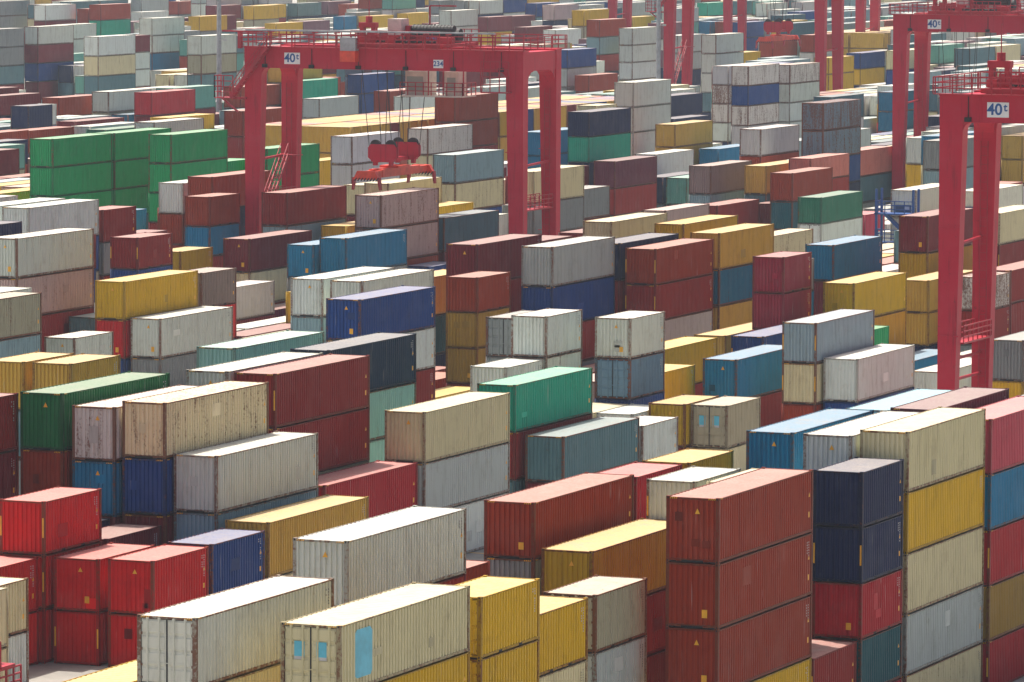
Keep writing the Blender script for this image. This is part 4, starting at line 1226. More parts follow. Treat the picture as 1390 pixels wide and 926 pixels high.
def scale_of(x, y):
    return FPX/((Vector((x, y, 0))-Vector((0, 0, CAM_H))).dot(fwd))
IND = [c for c in CONT if c['fl'] == '1']
LABS = make_labels(IND)
used = {}
for i, c in enumerate(IND): used.setdefault(LABS[i], []).append(i)
for i, c in enumerate(IND):
    s = c['s']; L = s['L']; l = LEN[L]; rng = random.Random(i*13+5)
    loc = (s['x']-W/2, s['y']+l/2, c['z0']); sz = c['h']/HN*.9985
    colr = pal(c['c']); sc = scale_of(s['x'], s['y'])
    grp = 'containers stacked in the yard'
    if sc < 13.2 and c['c'] != 'reefer':
        o = link('shipping_container', SIMPLE[L], None, loc); o.scale = (1, 1, sz); o.color = colr
        tag(o, LABS[i], 'container', grp); continue
    root = link('shipping_container', None, None, loc); root.scale = (1, 1, sz); root.empty_display_size = .5
    tag(root, LABS[i], 'container', grp)
    def part(name, me, col=None, par=root):
        o = link(name, me, par); o.color = col or colr; return o
    for sg in (1, -1): part('side_wall', side_mesh(L, sg))
    part('roof', roof_mesh(L))
    near_door = (s['n'], c['k']) in DOOR_NEAR
    dsg = -1 if near_door else 1
    part('end_wall', end_mesh(L, -dsg))
    for sx in (-1, 1):
        d = part('door', door_mesh(L, dsg, sx))
        if near_door:
            for bxp in (.30*sx, .78*sx):
                o = part('locking_bar', bar_mesh(L, dsg, bxp), None, d)
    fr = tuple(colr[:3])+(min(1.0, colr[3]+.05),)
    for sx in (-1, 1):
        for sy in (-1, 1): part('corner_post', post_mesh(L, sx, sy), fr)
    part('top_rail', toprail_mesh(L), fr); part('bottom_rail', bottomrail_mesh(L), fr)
    if sc > 16:
        if L == 40 and rng.random() < .75: part('hazard_marking', hazard_mesh(L))['kind'] = 'stuff'
        mt = DRK if c['c'] in LITTLE else WHT
        if rng.random() < .6: part('code_marking', code_mesh(L, mt, rng.randint(0, 3)))['kind'] = 'stuff'
        if rng.random() < .8 and not near_door: part('warning_label', label_mesh(L, rng.choice((0, 1, 2, 3, 4, 4))))['kind'] = 'stuff'
    for (x, z, wx, hz, f) in SPATCH.get((s['n'], c['k']), ()):
        b = MB(); y = -l/2+.0195; b.quad((x, y, z), (x+wx, y, z), (x+wx, y, z+hz), (x, y, z+hz))
        part('repaint_patch', b.mesh('repaint_patch', [P_PANEL]), tuple(q*f for q in colr[:3])+(colr[3]*.5,))
    if sc > 17 and c['c'] != 'reefer' and (s['n'], c['k']) not in SPATCH:
        for _ in range(rng.choice((0, 0, 1, 1, 2))):     # touched-up rectangles of paint
            b = MB(); f = rng.choice((.62, .72, .85, 1.15)); pc = tuple(q*f for q in colr[:3])+(colr[3]*.5,)
            if rng.random() < .45 and not near_door:
                x = rng.uniform(-.9, .4); z = rng.uniform(.4, 1.7); y = -l/2+.0195; b.quad((x, y, z), (x+rng.uniform(.3, .6), y, z), (x+rng.uniform(.3, .6), y, z+.45), (x, y, z+.45)); b.v[2] = (b.v[1][0], y, z+.45)
            else:
                y = rng.uniform(-l/2+.5, l/2-1.8); z = rng.uniform(.4, 1.7); x = W/2-.0085; wy = rng.uniform(.4, 1.3); hz = rng.uniform(.3, .8); b.quad((x, y, z), (x, y+wy, z), (x, y+wy, z+hz), (x, y, z+hz))
            part('repaint_patch', b.mesh('repaint_patch', [P_PANEL]), pc)
    if s['n'] == 'fA' and c['k'] == 0:
        b = MB(); x = W/2-.0075; y0 = -l/2+1.35; yw = 1.55
        pts = [(y0, .55), (y0+.15, .45), (y0+yw-.15, .45), (y0+yw, .62), (y0+yw, 2.2), (y0+yw-.2, 2.38), (y0+.15, 2.38), (y0, 2.25)]
        k = len(b.v); b.v += [(x, y, z) for y, z in pts]; b.f.append(tuple(range(len(pts)))); b.m.append(0)
        part('cyan_patch', b.mesh('cyan_patch', [CYAN]))
    if (s['n'], c['k']) in (('fA', 0), ('DoorB', 0)):
        b = MB(); y = -l/2+.008
        for x in (-.66, .24): b.quad((x, y, 1.45), (x+.42, y, 1.45), (x+.42, y, 2.05), (x, y, 2.05), 0); b.quad((x, y, 1.32), (x+.42, y, 1.32), (x+.42, y, 1.45), (x, y, 1.45), 1)
        part('door_sticker', b.mesh('door_sticker', [CYAN, WHT]))
    if c['c'] == 'reefer':
        b = MB(); y = -l/2
        b.box(-.95, .95, y-.02, y+.05, .25, 1.15, 0); b.box(-.75, .75, y-.06, y, .45, 1.25, 1); b.box(.15, .6, y-.075, y-.05, .75, 1.1, 0)
        b.tube((-.35, y-.07, .75), (-.35, y-.05, .75), .28, 14, 1)
        part('cooling_unit', b.mesh('cooling_unit', [plain('reefer_grey', (.45, .47, .5)), plain('reefer_dark_blue', (.02, .06, .14))]))

# everything past the 300 largest: one object of real container shapes
def build_rest():
    def arr(b):
        v = np.array(b.v); loops = np.concatenate([np.array(f) for f in b.f]); tot = np.array([len(f) for f in b.f])
        return v, loops, tot, np.array(b.m)
    A = {k: arr(v) for k, v in SH.items()}
    V = []; LP = []; TT = []; MI = []; CC = []; n = 0
    def put(L, cor, x, y, z, h, col, rot=False):
        nonlocal n
        v, lp, tt, mi = A[(L, cor)]
        q = v.copy(); q[:, 2] *= h/HN*.9985
        if rot: q = np.stack([-q[:, 1], q[:, 0], q[:, 2]], 1)
        V.append(q+np.array([x, y, z])); LP.append(lp+n); TT.append(tt); MI.append(mi if cor else np.full(len(tt), 0)); n += len(v)
        CC.append(np.tile(np.array(col, dtype=np.float32), (len(v), 1)))
    for c in CONT:
        if c['fl'] == '1': continue
        s = c['s']; put(s['L'], c['fl'] == '2', s['x']-W/2, s['y']+LEN[s['L']]/2, c['z0'], c['h'], pal(c['c']))
    rr = random.Random(3)
    for (xr, y0, nY, z1, ntr, colz, nc) in ((-230.6, 507.0, 35, 11.5, 4, ['gold', 'gold', 'salmon', 'brick', 'gold', 'mustard', 'maroon', 'gold', 'blue'], 2),
                                            (-274.9, 817.0, 30, 13.1, 5, ['gold', 'mauve', 'gold', 'mauve', 'plumgrey', 'sand', 'gold', 'tealgrey'], 2)):
        p = z1/ntr
        for j in range(nY):
            for cidx in range(nc):
                for k in range(ntr):
                    put(20, True if (k >= ntr-3 or cidx == 0) else False, xr-3.04-6.2*cidx, y0+1.22+2.56*j, k*p, p, pal('gold' if j == 0 and k >= ntr-2 else rr.choice(colz)), True)
    V = np.concatenate(V); LP = np.concatenate(LP); TT = np.concatenate(TT); MI = np.concatenate(MI); CC = np.concatenate(CC)
    me = bpy.data.meshes.new('far_containers')
    me.vertices.add(len(V)); me.vertices.foreach_set('co', V.ravel())
    me.loops.add(len(LP)); me.loops.foreach_set('vertex_index', LP.astype(np.int32))
    me.polygons.add(len(TT)); st = np.concatenate([[0], np.cumsum(TT)[:-1]])
    me.polygons.foreach_set('loop_start', st.astype(np.int32)); me.polygons.foreach_set('loop_total', TT.astype(np.int32))
    me.polygons.foreach_set('material_index', MI.astype(np.int32))
    ca = me.color_attributes.new('Col', 'FLOAT_COLOR', 'POINT'); ca.data.foreach_set('color', CC.ravel())
    P_FARF = paint('far_container_frame', .45, vcol=True, dark=.5)
    for m in (P_FAR, P_FARF, P_FARROOF): me.materials.append(m)
    me.update(); me.validate()
    o = link('far_containers', me); tag(o, 'mass of far and half-hidden containers filling the yard', 'containers', kind='stuff')
build_rest()

# ------------------------------------------------------------------ gantry cranes
def text_mesh(txt, size, mat, name):
    cu = bpy.data.curves.new(name, 'FONT'); cu.body = txt; cu.size = size; cu.align_x = 'CENTER'; cu.align_y = 'CENTER'; cu.offset = size*.022; cu.extrude = .004
    o = bpy.data.objects.new(name, cu); COL.objects.link(o)
    dg = bpy.context.evaluated_depsgraph_get(); me = bpy.data.meshes.new_from_object(o.evaluated_get(dg))
    bpy.data.objects.remove(o); me.materials.clear(); me.materials.append(mat); return me
def railing(b, p, q, step=1.35, h=1.1, rails=3, r=.036):
    p = Vector(p); q = Vector(q); L = (q-p).length; n = max(1, round(L/step)); up = Vector((0, 0, 1))
    for i in range(n+1):
        a = p.lerp(q, i/n); b.bar(a, a+up*h, r*2)
    for k in range(1, rails+1):
        z = up*h*k/rails; b.bar(p+z, q+z, r*2)
def sign(root, x, y, z, w, h, parts):
    b = MB(); b.box(x-w/2, x+w/2, y-.05, y-.012, z-h/2, z+h/2); so_ = link('sign_plate', b.mesh('sign_plate', [SIGNW]), root)
    for txt, sz, dx, dz in parts:
        o = link('sign_lettering', text_mesh(txt, sz, SIGNB, 'sign_lettering'), so_, (x+dx, y-.056, z+dz), (R(90), 0, 0))
def crane(x0, x1, y, zg, label, detail=2, signs=(), wb=7.5, cab=None, trolley=None, hg=1.72, stairs=False, tray=False, platform=None, zplat=7.2):
    root = link('gantry_crane', None, None, ((x0+x1)/2, y, 0)); ox = (x0+x1)/2
    tag(root, label, 'gantry crane', 'rubber tyred gantry cranes')
    X0, X1 = x0-ox, x1-ox; lw, ld = 1.62, 1.15
    P = lambda name, b, mats: link(name, b.mesh(name, mats), root)
    for sx, xo in ((1, X0), (-1, X1)):
        for yy in (0.0, wb):
            b = MB(); xi_t = xo+sx*lw; xi_b = xo+sx*lw*.72
            xa, xb = sorted((xo, xi_b)); xc, xd = sorted((xo, xi_t))
            b.hexa(((xa, yy+.12, 1.5), (xb, yy+.12, 1.5), (xb, yy+ld-.12, 1.5), (xa, yy+ld-.12, 1.5), (xc, yy, zg), (xd, yy, zg), (xd, yy+ld, zg), (xc, yy+ld, zg)))
            # weld seams and edge strips
            for z in (zg*.35, zg*.68): b.box(min(xa, xc)-.012, max(xb, xd)+.004 if sx < 0 else max(xb, xd)-.15, yy-.012, yy+.02, z-.03, z+.03)
            P('leg', b, [CRANE])
            # curved knee under the girder
            b = MB(); rk = .65; pts = [(xi_t, zg+.01)]
            for k in range(7):
                a = math.pi/2*k/6; pts.append((xi_t+sx*rk*(1-math.sin(a)), zg-rk*(1-math.cos(a))))
            pts = [(xi_t, zg-rk)]+[(xi_t+sx*rk*(1-math.cos(a)), zg-rk*(1-math.sin(a))) for a in [math.pi/2*k/6 for k in range(1, 7)]]+[(xi_t, zg)]
            b.prism(pts, yy+.08, yy+ld-.08); P('knee', b, [CRANE])
        # tie beam on top of the two legs, arch below
        b = MB(); xa, xb = sorted((xo+sx*.05, xo+sx*(lw-.1))); b.box(xa, xb, ld-.002, wb+.002, zg+.05, zg+hg-.03)
        rk = 1.4
        for yb, sy in ((ld-.01, 1), (wb+.01, -1)):
            pts = [(yb, zg-rk)]+[(yb+sy*rk*(1-math.cos(a)), zg-rk*(1-math.sin(a))) for a in [math.pi/2*k/6 for k in range(1, 7)]]+[(yb+sy*rk, zg+.06), (yb, zg+.06)]
            b.prism_x(pts, xa+.05, xb-.05)
        P('tie_beam', b, [CRANE])
        # sill beam and wheels
        b = MB(); xa, xb = sorted((xo+sx*.12, xo+sx*1.05)); b.box(xa, xb, -1.6, wb+ld+1.6, 1.25, 2.2); P('sill_beam', b, [CRANE])
        for wy in (-1.1, 1.0, wb-.6, wb+ld+1.0):
            b = MB(); xc = (xa+xb)/2; b.tube((xc-.28, wy, .72), (xc+.28, wy, .72), .72, 20, 0); b.tube((xc-.30, wy, .72), (xc+.30, wy, .72), .34, 12, 1); P('wheel', b, [RUBBER, CRANE_D])
        b = MB()
        for z, dz in ((4.6, 0), (6.0, 0), (zg*.62, .25)):
            b = MB(); b.tube((xo+sx*.6, ld-.05, z), (xo+sx*.6, wb+.05, z+dz), .11, 8); P('cross_pipe', b, [CRANE_D])
        b = MB(); b.bar((xo+sx*.6, ld+.7, 4.5), (xo+sx*.6, ld+.7, 6.4), .2); P('pipe_post', b, [CRANE_D])
        if detail > 1:
            b = MB(); zp = zplat; b.box(*sorted((xo+sx*.2, xo+sx*1.5)), ld+.01, wb-.01, zp-.12, zp)
            for xx in (xo+sx*.25, xo+sx*1.45): railing(b, (xx, ld+.1, zp), (xx, wb-.1, zp), 1.1)
            P('leg_platform', b, [CRANE_D])
            b = MB()     # rung ladder on the far leg
            xx = xo+sx*.8
            for dy in (-.25, .25): b.bar((xx+dy, wb-.12, 2.3), (xx+dy, wb-.12, zg-1.6), .06)
            for k in range(int((zg-4)/.6)): b.bar((xx-.25, wb-.12, 2.6+k*.6), (xx+.25, wb-.12, 2.6+k*.6), .045)
            P('ladder', b, [CRANE_D])
    for yy in (0.0, wb):
        b = MB(); b.box(X0-.01, X1+.01, yy-.004, yy+ld+.004, zg, zg+hg)
        b.box(X0-.05, X1+.05, yy-.10, yy+ld+.10, zg+hg, zg+hg+.09)
        n = 9
        for k in range(1, n):
            x = X0+(X1-X0)*k/n; b.box(x-.02, x+.02, yy-.02, yy, zg+.03, zg+hg-.02)
        b.box(X0, X1, yy-.03, yy, zg-.02, zg+.06)
        P('girder', b, [CRANE])
        if detail > 0:
            b = MB(); ys = yy-.55 if yy == 0 else yy+ld+.55
            ya, yb = sorted((ys, yy if yy == 0 else yy+ld)); b.box(X0-.3, X1+.3, ya, yb, zg+hg+.1, zg+hg+.16); P('walkway', b, [CRANE_D])
            b = MB(); z = zg+hg+.16; railing(b, (X0-.3, ys, z), (X1+.3, ys, z), 1.35 if detail > 1 else 2.4); P('handrail', b, [CRANE_D])
            b = MB()
            for k in range(6):
                x = X0+2+(X1-X0-4)*k/5; b.box(x-.22, x+.22, yy-.25, yy-.03, zg+.02, zg+.32)
                b.bar((x, yy-.04, zg+.3), (x, yy-.04, zg+hg), .05)
            P('floodlight', b, [BLACK])
    if detail > 0:
        b = MB(); z = zg+hg+.16
        for xx in (X0-.2, X1+.2):
            b = MB(); railing(b, (xx, -.4, z), (xx, wb+ld+.4, z), 1.5); P('end_handrail', b, [CRANE_D])
    if tray:
        b = MB(); z = zg+hg+1.5; b.box(X0+.4, X1-2.4, -.75, -.35, z, z+.14); P('cable_tray', b, [STEEL])
        b = MB()
        for k in range(12):
            b = MB(); x = X0+.6+(X1-X0-3.2)*k/11; b.bar((x, -.55, zg+hg+.1), (x, -.55, z), .1); b.bar((x, -.9, z-.08), (x, .2, z-.08), .1); P('tray_bracket', b, [CRANE_D])
        b = MB()
        b.bar((X0-1.9, -.55, z-.05), (X0+2, -.55, z-.05), .14); b.bar((X0-.2, -.5, zg+hg-.05), (X0-.2, -.5, z-.1), .35)
        P('tray_end_arm', b, [CRANE_D])
        b = MB(); b.box(X0+9.55, X0+11.0, -.85, -.15, zg+hg-.1, zg+hg+1.05); P('switch_box', b, [STEEL])
        b = MB(); b.box(X0+9.55, X0+11.0, -.9, -.05, zg+hg-1.05, zg+hg-.11); P('resistor_box', b, [ORANGE])
    if trolley is not None:
        tx = trolley; z = zg+hg+.55
        b = MB()
        for yy in (.2, wb+ld-.2): b.box(tx-4.2, tx+4.2, yy-.15, yy+.15, z-.35, z)
        for xx in (-4.0, -1.5, 1.5, 4.0): b.box(tx+xx-.15, tx+xx+.15, .3, wb+ld-.3, z-.3, z-.03)
        for xx in (-3.6, 3.6):
            for yy in (.5, wb+ld-.5): b.tube((tx+xx, yy-.3, z-.5), (tx+xx, yy-.1, z-.5), .3, 10)
        P('trolley_frame', b, [CRANE_D])
        b = MB(); b.tube((tx+.3, 3.2, z+1.1), (tx+4.2, 3.2, z+1.1), .48, 16)
        for k in range(12): b.tube((tx+.4+k*.32, 3.2, z+1.1), (tx+.48+k*.32, 3.2, z+1.1), .52, 16)
        b.tube((tx+4.6, 3.0, z+.7), (tx+4.9, 3.0, z+.7), .62, 14); P('hoist_drum', b, [RUBBER])
        b = MB(); b.box(tx-1.5, tx-.2, 1.8, 3.4, z, z+2.1); P('control_cabinet', b, [CABW])
        b = MB(); b.box(tx-.1, tx+.3, 2.4, 4.0, z, z+1.5); b.box(tx-2.4, tx-1.6, 2.6, 3.8, z, z+.9)
        for xx in (-4.1, -3.0):
            b.box(tx+xx-.18, tx+xx+.18, 2.0, 2.6, z, z+1.6)
        b.box(tx-4.35, tx-2.75, 1.95, 2.65, z+1.3, z+1.75); b.tube((tx-3.5, 2.3, z+1.7), (tx-3.5, 2.3, z+2.3), .3, 10); b.bar((tx-3.5, 2.3, z+2.2), (tx-3.5, 2.3, z+4.2), .06)
        b.bar((tx+1.1, 5.0, z), (tx+1.1, 5.0, z+3.2), .12); b.bar((tx+1.1, 5.0, z+3.2), (tx+3.6, 5.0, z+3.2), .12)
        b.box(tx+3.2, tx+4.6, 1.6, 2.4, z, z+.55)
        P('hoist_machinery', b, [CRANE_D])['kind'] = 'stuff'
        b = MB(); railing(b, (tx-4.2, -.05, z), (tx+4.2, -.05, z), .7); railing(b, (tx-4.2, wb+ld, z), (tx+4.2, wb+ld, z), .7)
        rr = random.Random(8)
        for k in range(26):
            x = tx+rr.uniform(-4, 4); yy = rr.uniform(.6, 6); hh = rr.uniform(.3, .9); ww = rr.uniform(.15, .5); b.box(x-ww, x+ww, yy, yy+ww, z, z+hh)
        P('trolley_handrail', b, [CRANE_D])
        b = MB()
        for k in range(14):
            x = tx+rr.uniform(-3.8, 3.6); b.tube((x, rr.uniform(.5, 5), z+.15), (x+rr.uniform(.5, 1.2), rr.uniform(.5, 5), z+.2), .13, 8)
        P('hoist_motor', b, [RUBBER])
    if cab is not None:
        cx = cab; zt = zg-.15; yc = 2.2
        b = MB(); b.box(cx-1.0, cx+1.0, yc, yc+2.2, zt-2.05, zt); b.box(cx-1.3, cx+4.6, yc-.5, yc+2.6, zt-2.2, zt-2.06); P('operator_cab', b, [CABW])
        b = MB()
        b.box(cx-1.02, cx-.99, yc+.2, yc+2.0, zt-1.7, zt-.5); b.box(cx-.85, cx+.7, yc-.02, yc+.01, zt-1.75, zt-.45); P('cab_window', b, [GLASS])
        b = MB(); b.box(cx+2.7, cx+4.0, yc, yc+1.8, zt-2.05, zt)
        P('cab_access', b, [CABW])
        b = MB(); b.box(cx+2.95, cx+3.75, yc-.02, yc+.01, zt-1.6, zt-.5); P('cab_access_window', b, [GLASS])
        b = MB(); railing(b, (cx-1.3, yc-.45, zt-2.06), (cx+4.6, yc-.45, zt-2.06), .7); railing(b, (cx+4.6, yc-.45, zt-2.06), (cx+4.6, yc+2.5, zt-2.06), .9)
        for xx in (cx+1.2, cx+2.6, cx+4.5): b.bar((xx, yc, zt-2.1), (xx, yc, zg+hg+.3), .1)
        P('cab_handrail', b, [CRANE_D])
    if stairs:
        b = MB(); a = Vector((X0+2.6, -.75, zg+hg+.1)); c = Vector((X0-.9, -.75, zg-2.6))
        for dy in (-.35, .35): b.bar(a+Vector((0, dy, 0)), c+Vector((0, dy, 0)), .08, .28)
        for k in range(14):
            p = a.lerp(c, (k+.5)/14); b.box(p.x-.14, p.x+.14, p.y-.35, p.y+.35, p.z-.02, p.z+.02)
        b.box(X0-2.4, X0-.6, -1.2, .2, zg-2.7, zg-2.62); b.bar((X0-.4, -.5, zg-3.9), (X0-2.0, -.5, zg-2.65), .16); b.bar((X0+.3, -.3, zg-2.7), (X0-1, -.3, zg-2.7), .2)
        P('stair', b, [CRANE_D])
        b = MB()
        for dy in (-.38, .38):
            b.bar(a+Vector((0, dy, 1.0)), c+Vector((0, dy, 1.0)), .055)
            for k in range(7):
                p = a.lerp(c, k/6)+Vector((0, dy, 0)); b.bar(p, p+Vector((0, 0, 1.0)), .05)
        railing(b, (X0-2.4, -1.15, zg-2.62), (X0-.6, -1.15, zg-2.62), .9, 1.9, 4); railing(b, (X0-2.4, -1.15, zg-2.62), (X0-2.4, .2, zg-2.62), .7, 1.9, 4)
        P('stair_rail', b, [CRANE_D])
        b = MB()   # lower stair beside the far leg
        for (pa, pb) in ((Vector((X0+.9, wb-1.2, 13.6)), Vector((X0+.9, ld+.4, 8.0))), (Vector((X0+.9, ld+.4, 8.0)), Vector((X0+.9, wb-1.2, 2.6)))):
            for dx in (-.35, .35):
                b.bar(pa+Vector((dx, 0, 0)), pb+Vector((dx, 0, 0)), .09, .25); b.bar(pa+Vector((dx, 0, 1)), pb+Vector((dx, 0, 1)), .055)
                for k in range(8):
                    p = pa.lerp(pb, k/7)+Vector((dx, 0, 0)); b.bar(p, p+Vector((0, 0, 1)), .05)
            for k in range(18):
                p = pa.lerp(pb, (k+.5)/18); b.box(p.x-.35, p.x+.35, p.y-.12, p.y+.12, p.z-.02, p.z+.02)
        b.box(X0+.2, X0+2.2, wb-1.4, wb-.2, 13.5, 13.58)
        P('stair_flight', b, [CRANE_D])
    if platform is not None:     # railed platform beside a knee
        px_ = platform; b = MB(); z = zg-1.7
        b.box(px_-2.6, px_, -.85, -.05, z-.1, z); railing(b, (px_-2.6, -.8, z), (px_, -.8, z), .85, 2.6, 4); b.bar((px_-2.5, -.8, z), (px_-2.5, -.3, zg+hg), .07)
        P('knee_platform', b, [CRANE_D])
    for sg_ in signs: sign(root, sg_[0]-ox, -.01, sg_[1], *sg_[2:])
    return root

def spreader(xc, yc, z, top, label, wide=2.44, long=12.2):
    root = link('container_spreader', None, None, (xc, yc, z)); tag(root, label, 'spreader', 'spreaders hanging from cranes')
    P = lambda n, b, mats: link(n, b.mesh(n, mats), root)
    b = MB()
    for x in (-.45, .45): b.box(x-.22, x+.22, -4.0, 4.0, .25, .95)
    for x in (-.45, .45):
        for s in (-1, 1): b.box(x-.17, x+.17, *sorted((s*3.98, s*(long/2-.3))), .32, .85)
    b.box(-.9, .9, -1.2, 1.2, .96, 1.15)
    P('telescopic_frame', b, [ORANGE])
    for s in (-1, 1):
        b = MB(); y = s*(long/2-.2)
        b.hexa(((-wide/2, y-.22, .15), (wide/2, y-.22, .15), (wide/2, y+.22, .15), (-wide/2, y+.22, .15), (-wide/2+.4, y-.22, .9), (wide/2-.4, y-.22, .9), (wide/2-.4, y+.22, .9), (-wide/2+.4, y+.22, .9)))
        e = P('end_beam', b, [ORANGE])
        b = MB()
        for k in range(8):
            x = -wide/2+.1+k*.29; yy = y-.226
            b.quad((x, yy, .02), (x+.14, yy, .02), (x+.34, yy, .30), (x+.20, yy, .30))
        link('hazard_stripe', b.mesh('hazard_stripe', [RUBBER]), e)
        for sx in (-1, 1):
            b = MB(); b.hexa(((sx*(wide/2+.02), y-.2, -.75), (sx*(wide/2+.14), y-.2, -.75), (sx*(wide/2+.14), y+.2, -.75), (sx*(wide/2+.02), y+.2, -.75), (sx*(wide/2-.2), y-.2, .35), (sx*(wide/2+.06), y-.2, .35), (sx*(wide/2+.06), y+.2, .35), (sx*(wide/2-.2), y+.2, .35)))
            link('guide_flipper', b.mesh('guide_flipper', [CRANE_D]), e)
    b = MB(); b.box(-.4, .4, -2.3, 2.3, 1.5, 1.85)
    for y in (-2.4, 2.4):
        b.prism([(-1.35, 1.9), (-.9, 1.5), (.9, 1.5), (1.35, 1.9), (1.35, 2.75), (1.1, 3.05), (.15, 3.05), (0, 2.85), (-.15, 3.05), (-1.1, 3.05), (-1.35, 2.75)], y-.26, y-.16)
        b.prism([(-1.35, 1.9), (-.9, 1.5), (.9, 1.5), (1.35, 1.9), (1.35, 2.75), (1.1, 3.05), (-1.1, 3.05), (-1.35, 2.75)], y+.16, y+.26); b.box(-1.1, 1.1, y-.15, y+.15, 1.55, 2.3)
        for x in (-.75, .75): b.bar((x, y, 1.2), (x, y, 1.7), .35)
    P('headblock', b, [CRANE])
    for y in (-2.4, 2.4):
        for x in (-.72, .72):
            b = MB(); b.tube((x, y-.12, 2.95), (x, y+.12, 2.95), .50, 18); P('sheave', b, [RUBBER])
    b = MB()
    for y in (-2.4, 2.4):
        for x, tx in ((-1.35, -2.2), (-.2, -.6), (.2, .6), (1.35, 2.2)): b.tube((x, y, 2.85), (tx, y*1.1, top-z), .035, 5)
    P('hoist_rope', b, [WIRE])
    return root

crane(-197.1, -170.7, 410.7, 21.5, 'red gantry crane numbered 234, spanning the middle of the yard', 2,
      signs=((-192.5, 22.35, 1.5, 1.0, (('40', 1.05, -.22, 0), ('t', .75, .52, .16))), (-178.6, 22.1, .92, .72, (('234', .62, 0, 0),))),
      cab=7.0-4.2-1.2+.6, trolley=1.2, stairs=True, tray=True, platform=(-170.7+197.1)/2-1.0, zplat=9.6)
spreader(-184.6, 414.9, 11.9, 23.9, 'orange telescopic spreader with red headblock hanging below crane 234')
crane(-106.9, -80.5, 329.4, 22.0, 'tall red gantry crane with tapered legs beside the ochre yellow stacks', 2,
      signs=((-102.85, 22.85, 1.5, 1.0, (('40', 1.05, -.22, 0), ('t', .75, .52, .16))),), trolley=-6.2)
crane(-183.1, -156.7, 547.2, 21.5, 'hazy red gantry crane standing behind the tall tapered-leg crane', 2,
      signs=((-178.3, 22.3, 1.55, 1.05, (('40', 1.1, -.22, 0), ('t', .78, .54, .17))),), trolley=-5.0)
spreader(-176.0, 551.5, 9.2, 24.0, 'orange spreader hanging under the hazy crane behind the tapered-leg crane')
crane(-274.3, -249.3, 713.7, 21.5, 'distant pink-red gantry crane straddling the pale grey stacks', 1, trolley=4.0, stairs=True)
spreader(-258.0, 718.2, 14.5, 24.0, 'orange spreader hanging high beneath the distant pink-red crane')
crane(-281.5, -255.5, 821.4, 21.5, 'farthest red gantry crane, only one pair of legs showing', 1)
crane(-353.1, -329.0, 890.0, 21.5, 'far faded crane with thin legs rising behind yellow containers', 1)

# ------------------------------------------------------------------ masts, rack, corner platform
def mast(x, y, h, label):
    root = link('lighting_mast', None, None, (x, y, 0)); tag(root, label, 'light mast', 'lighting masts')
    b = MB(); b.tube((0, 0, .6), (0, 0, h), .40, 12, 0, .22); link('pole', b.mesh('pole', [STEEL]), root)
    b = MB(); b.box(-.9, .9, -.9, .9, .0, .62); link('footing', b.mesh('footing', [plain('mast_concrete', (.3, .29, .27), .9)]), root)
    b = MB(); b.tube((0, 0, h-.4), (0, 0, h), 1.4, 16)
    for k in range(8):
        a = k*math.pi/4; b.box(1.2*math.cos(a)-.3, 1.2*math.cos(a)+.3, 1.2*math.sin(a)-.3, 1.2*math.sin(a)+.3, h-.9, h-.42)
    link('lamp_ring', b.mesh('lamp_ring', [STEEL]), root)
    b = MB(); b.bar((.0, -.2, 17.0), (1.1, -.5, 17.0), .08); b.box(.9, 1.3, -.7, -.3, 16.9, 17.15); link('camera_arm', b.mesh('camera_arm', [WHT]), root)
mast(-298.2, 613.6, 34.0, 'grey lighting mast rising behind the bright green containers')
mast(-273.4, 709.3, 34.0, 'slim grey lighting mast in front of the distant crane leg')

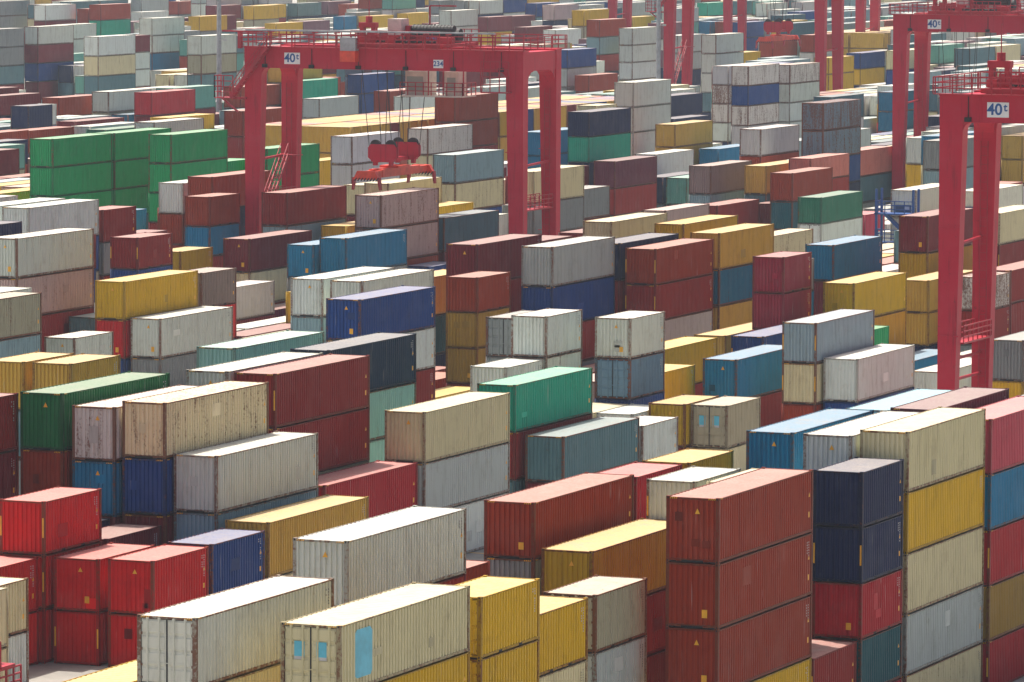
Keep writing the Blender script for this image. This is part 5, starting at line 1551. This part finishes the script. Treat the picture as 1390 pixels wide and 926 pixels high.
def rack():
    x, y = -148.73, 447.83
    root = link('reefer_rack', None, None, (x, y, 0)); tag(root, 'blue steel access rack in front of the white refrigerated containers', 'access rack')
    b = MB()
    for xx in (-1.9, 1.6):
        for yy in (-1.9, -.35): b.bar((xx, yy, 0), (xx, yy, 10.2), .2)
    link('post', b.mesh('post', [BLUEP]), root)
    for k in range(4):
        z = .2+2.6*k
        b = MB(); b.box(-2.1, 1.8, -2.0, -.3, z-.12, z); d = link('deck', b.mesh('deck', [BLUEP]), root)
        b = MB(); railing(b, (-2.0, -1.95, z), (1.7, -1.95, z), .9); railing(b, (-2.0, -1.95, z), (-2.0, -.35, z), .8)
        link('handrail', b.mesh('handrail', [BLUEP]), d)
    b = MB()
    for k in range(3):
        z = .2+2.6*k; s = 1 if k % 2 else -1
        for dy in (-1.7, -1.1): b.bar((-1.6*s, dy, z), (1.3*s, dy, z+2.6), .09, .22)
    link('stair', b.mesh('stair', [BLUEP]), root)
rack()

def corner_platform():
    x, y = -106.90, 199.00
    root = link('crane_leg_platform', None, None, (x, y, 0)); tag(root, 'dark red railed platform of a crane beside the sand coloured containers', 'crane platform')
    b = MB(); b.box(-3.4, -.9, 0, 1.5, .9, 1.9); b.box(-3.2, -1.6, .1, 1.2, 1.9, 6.5); link('sill_beam', b.mesh('sill_beam', [CRANE_D]), root)
    b = MB(); b.box(-3.4, -.2, -.6, 1.6, 1.9, 2.05); railing(b, (-3.3, -.55, 2.05), (-.25, -.55, 2.05), .6, 1.3, 4); railing(b, (-.25, -.55, 2.05), (-.25, 1.5, 2.05), .6, 1.3, 4)
    railing(b, (-1.6, -.3, 3.5), (-.3, -.3, 3.5), .6, 1.1, 3); b.box(-1.7, -.2, -.4, .9, 3.38, 3.5); b.bar((-.4, -.3, 2.05), (-.4, -.3, 3.5), .12)
    link('platform', b.mesh('platform', [CRANE_D]), root)
    b = MB(); b.tube((-.3, -.62, 3.9), (-.3, -.9, 3.9), .14, 10); link('warning_lamp', b.mesh('warning_lamp', [ORANGE]), root)
    b = MB(); b.tube((-2.6, .7, .75), (-2.0, .7, .75), .75, 18); link('wheel', b.mesh('wheel', [RUBBER]), root)
corner_platform()

# ------------------------------------------------------------------ haze
def haze():
    b = MB(); b.box(-1500, 600, -350, 1700, -4.0, 41.0); me = b.mesh('haze', [])
    m = bpy.data.materials.new('haze_air'); m.use_nodes = True; t = m.node_tree; t.nodes.clear()
    v = t.nodes.new('ShaderNodeVolumePrincipled'); o = t.nodes.new('ShaderNodeOutputMaterial')
    v.inputs['Color'].default_value = (.72, .84, .98, 1); v.inputs['Density'].default_value = HAZE; v.inputs['Anisotropy'].default_value = .2
    t.links.new(v.outputs[0], o.inputs['Volume']); me.materials.append(m)
    tag(link('haze', me), kind='stuff')
HAZE = 0.00008
haze()
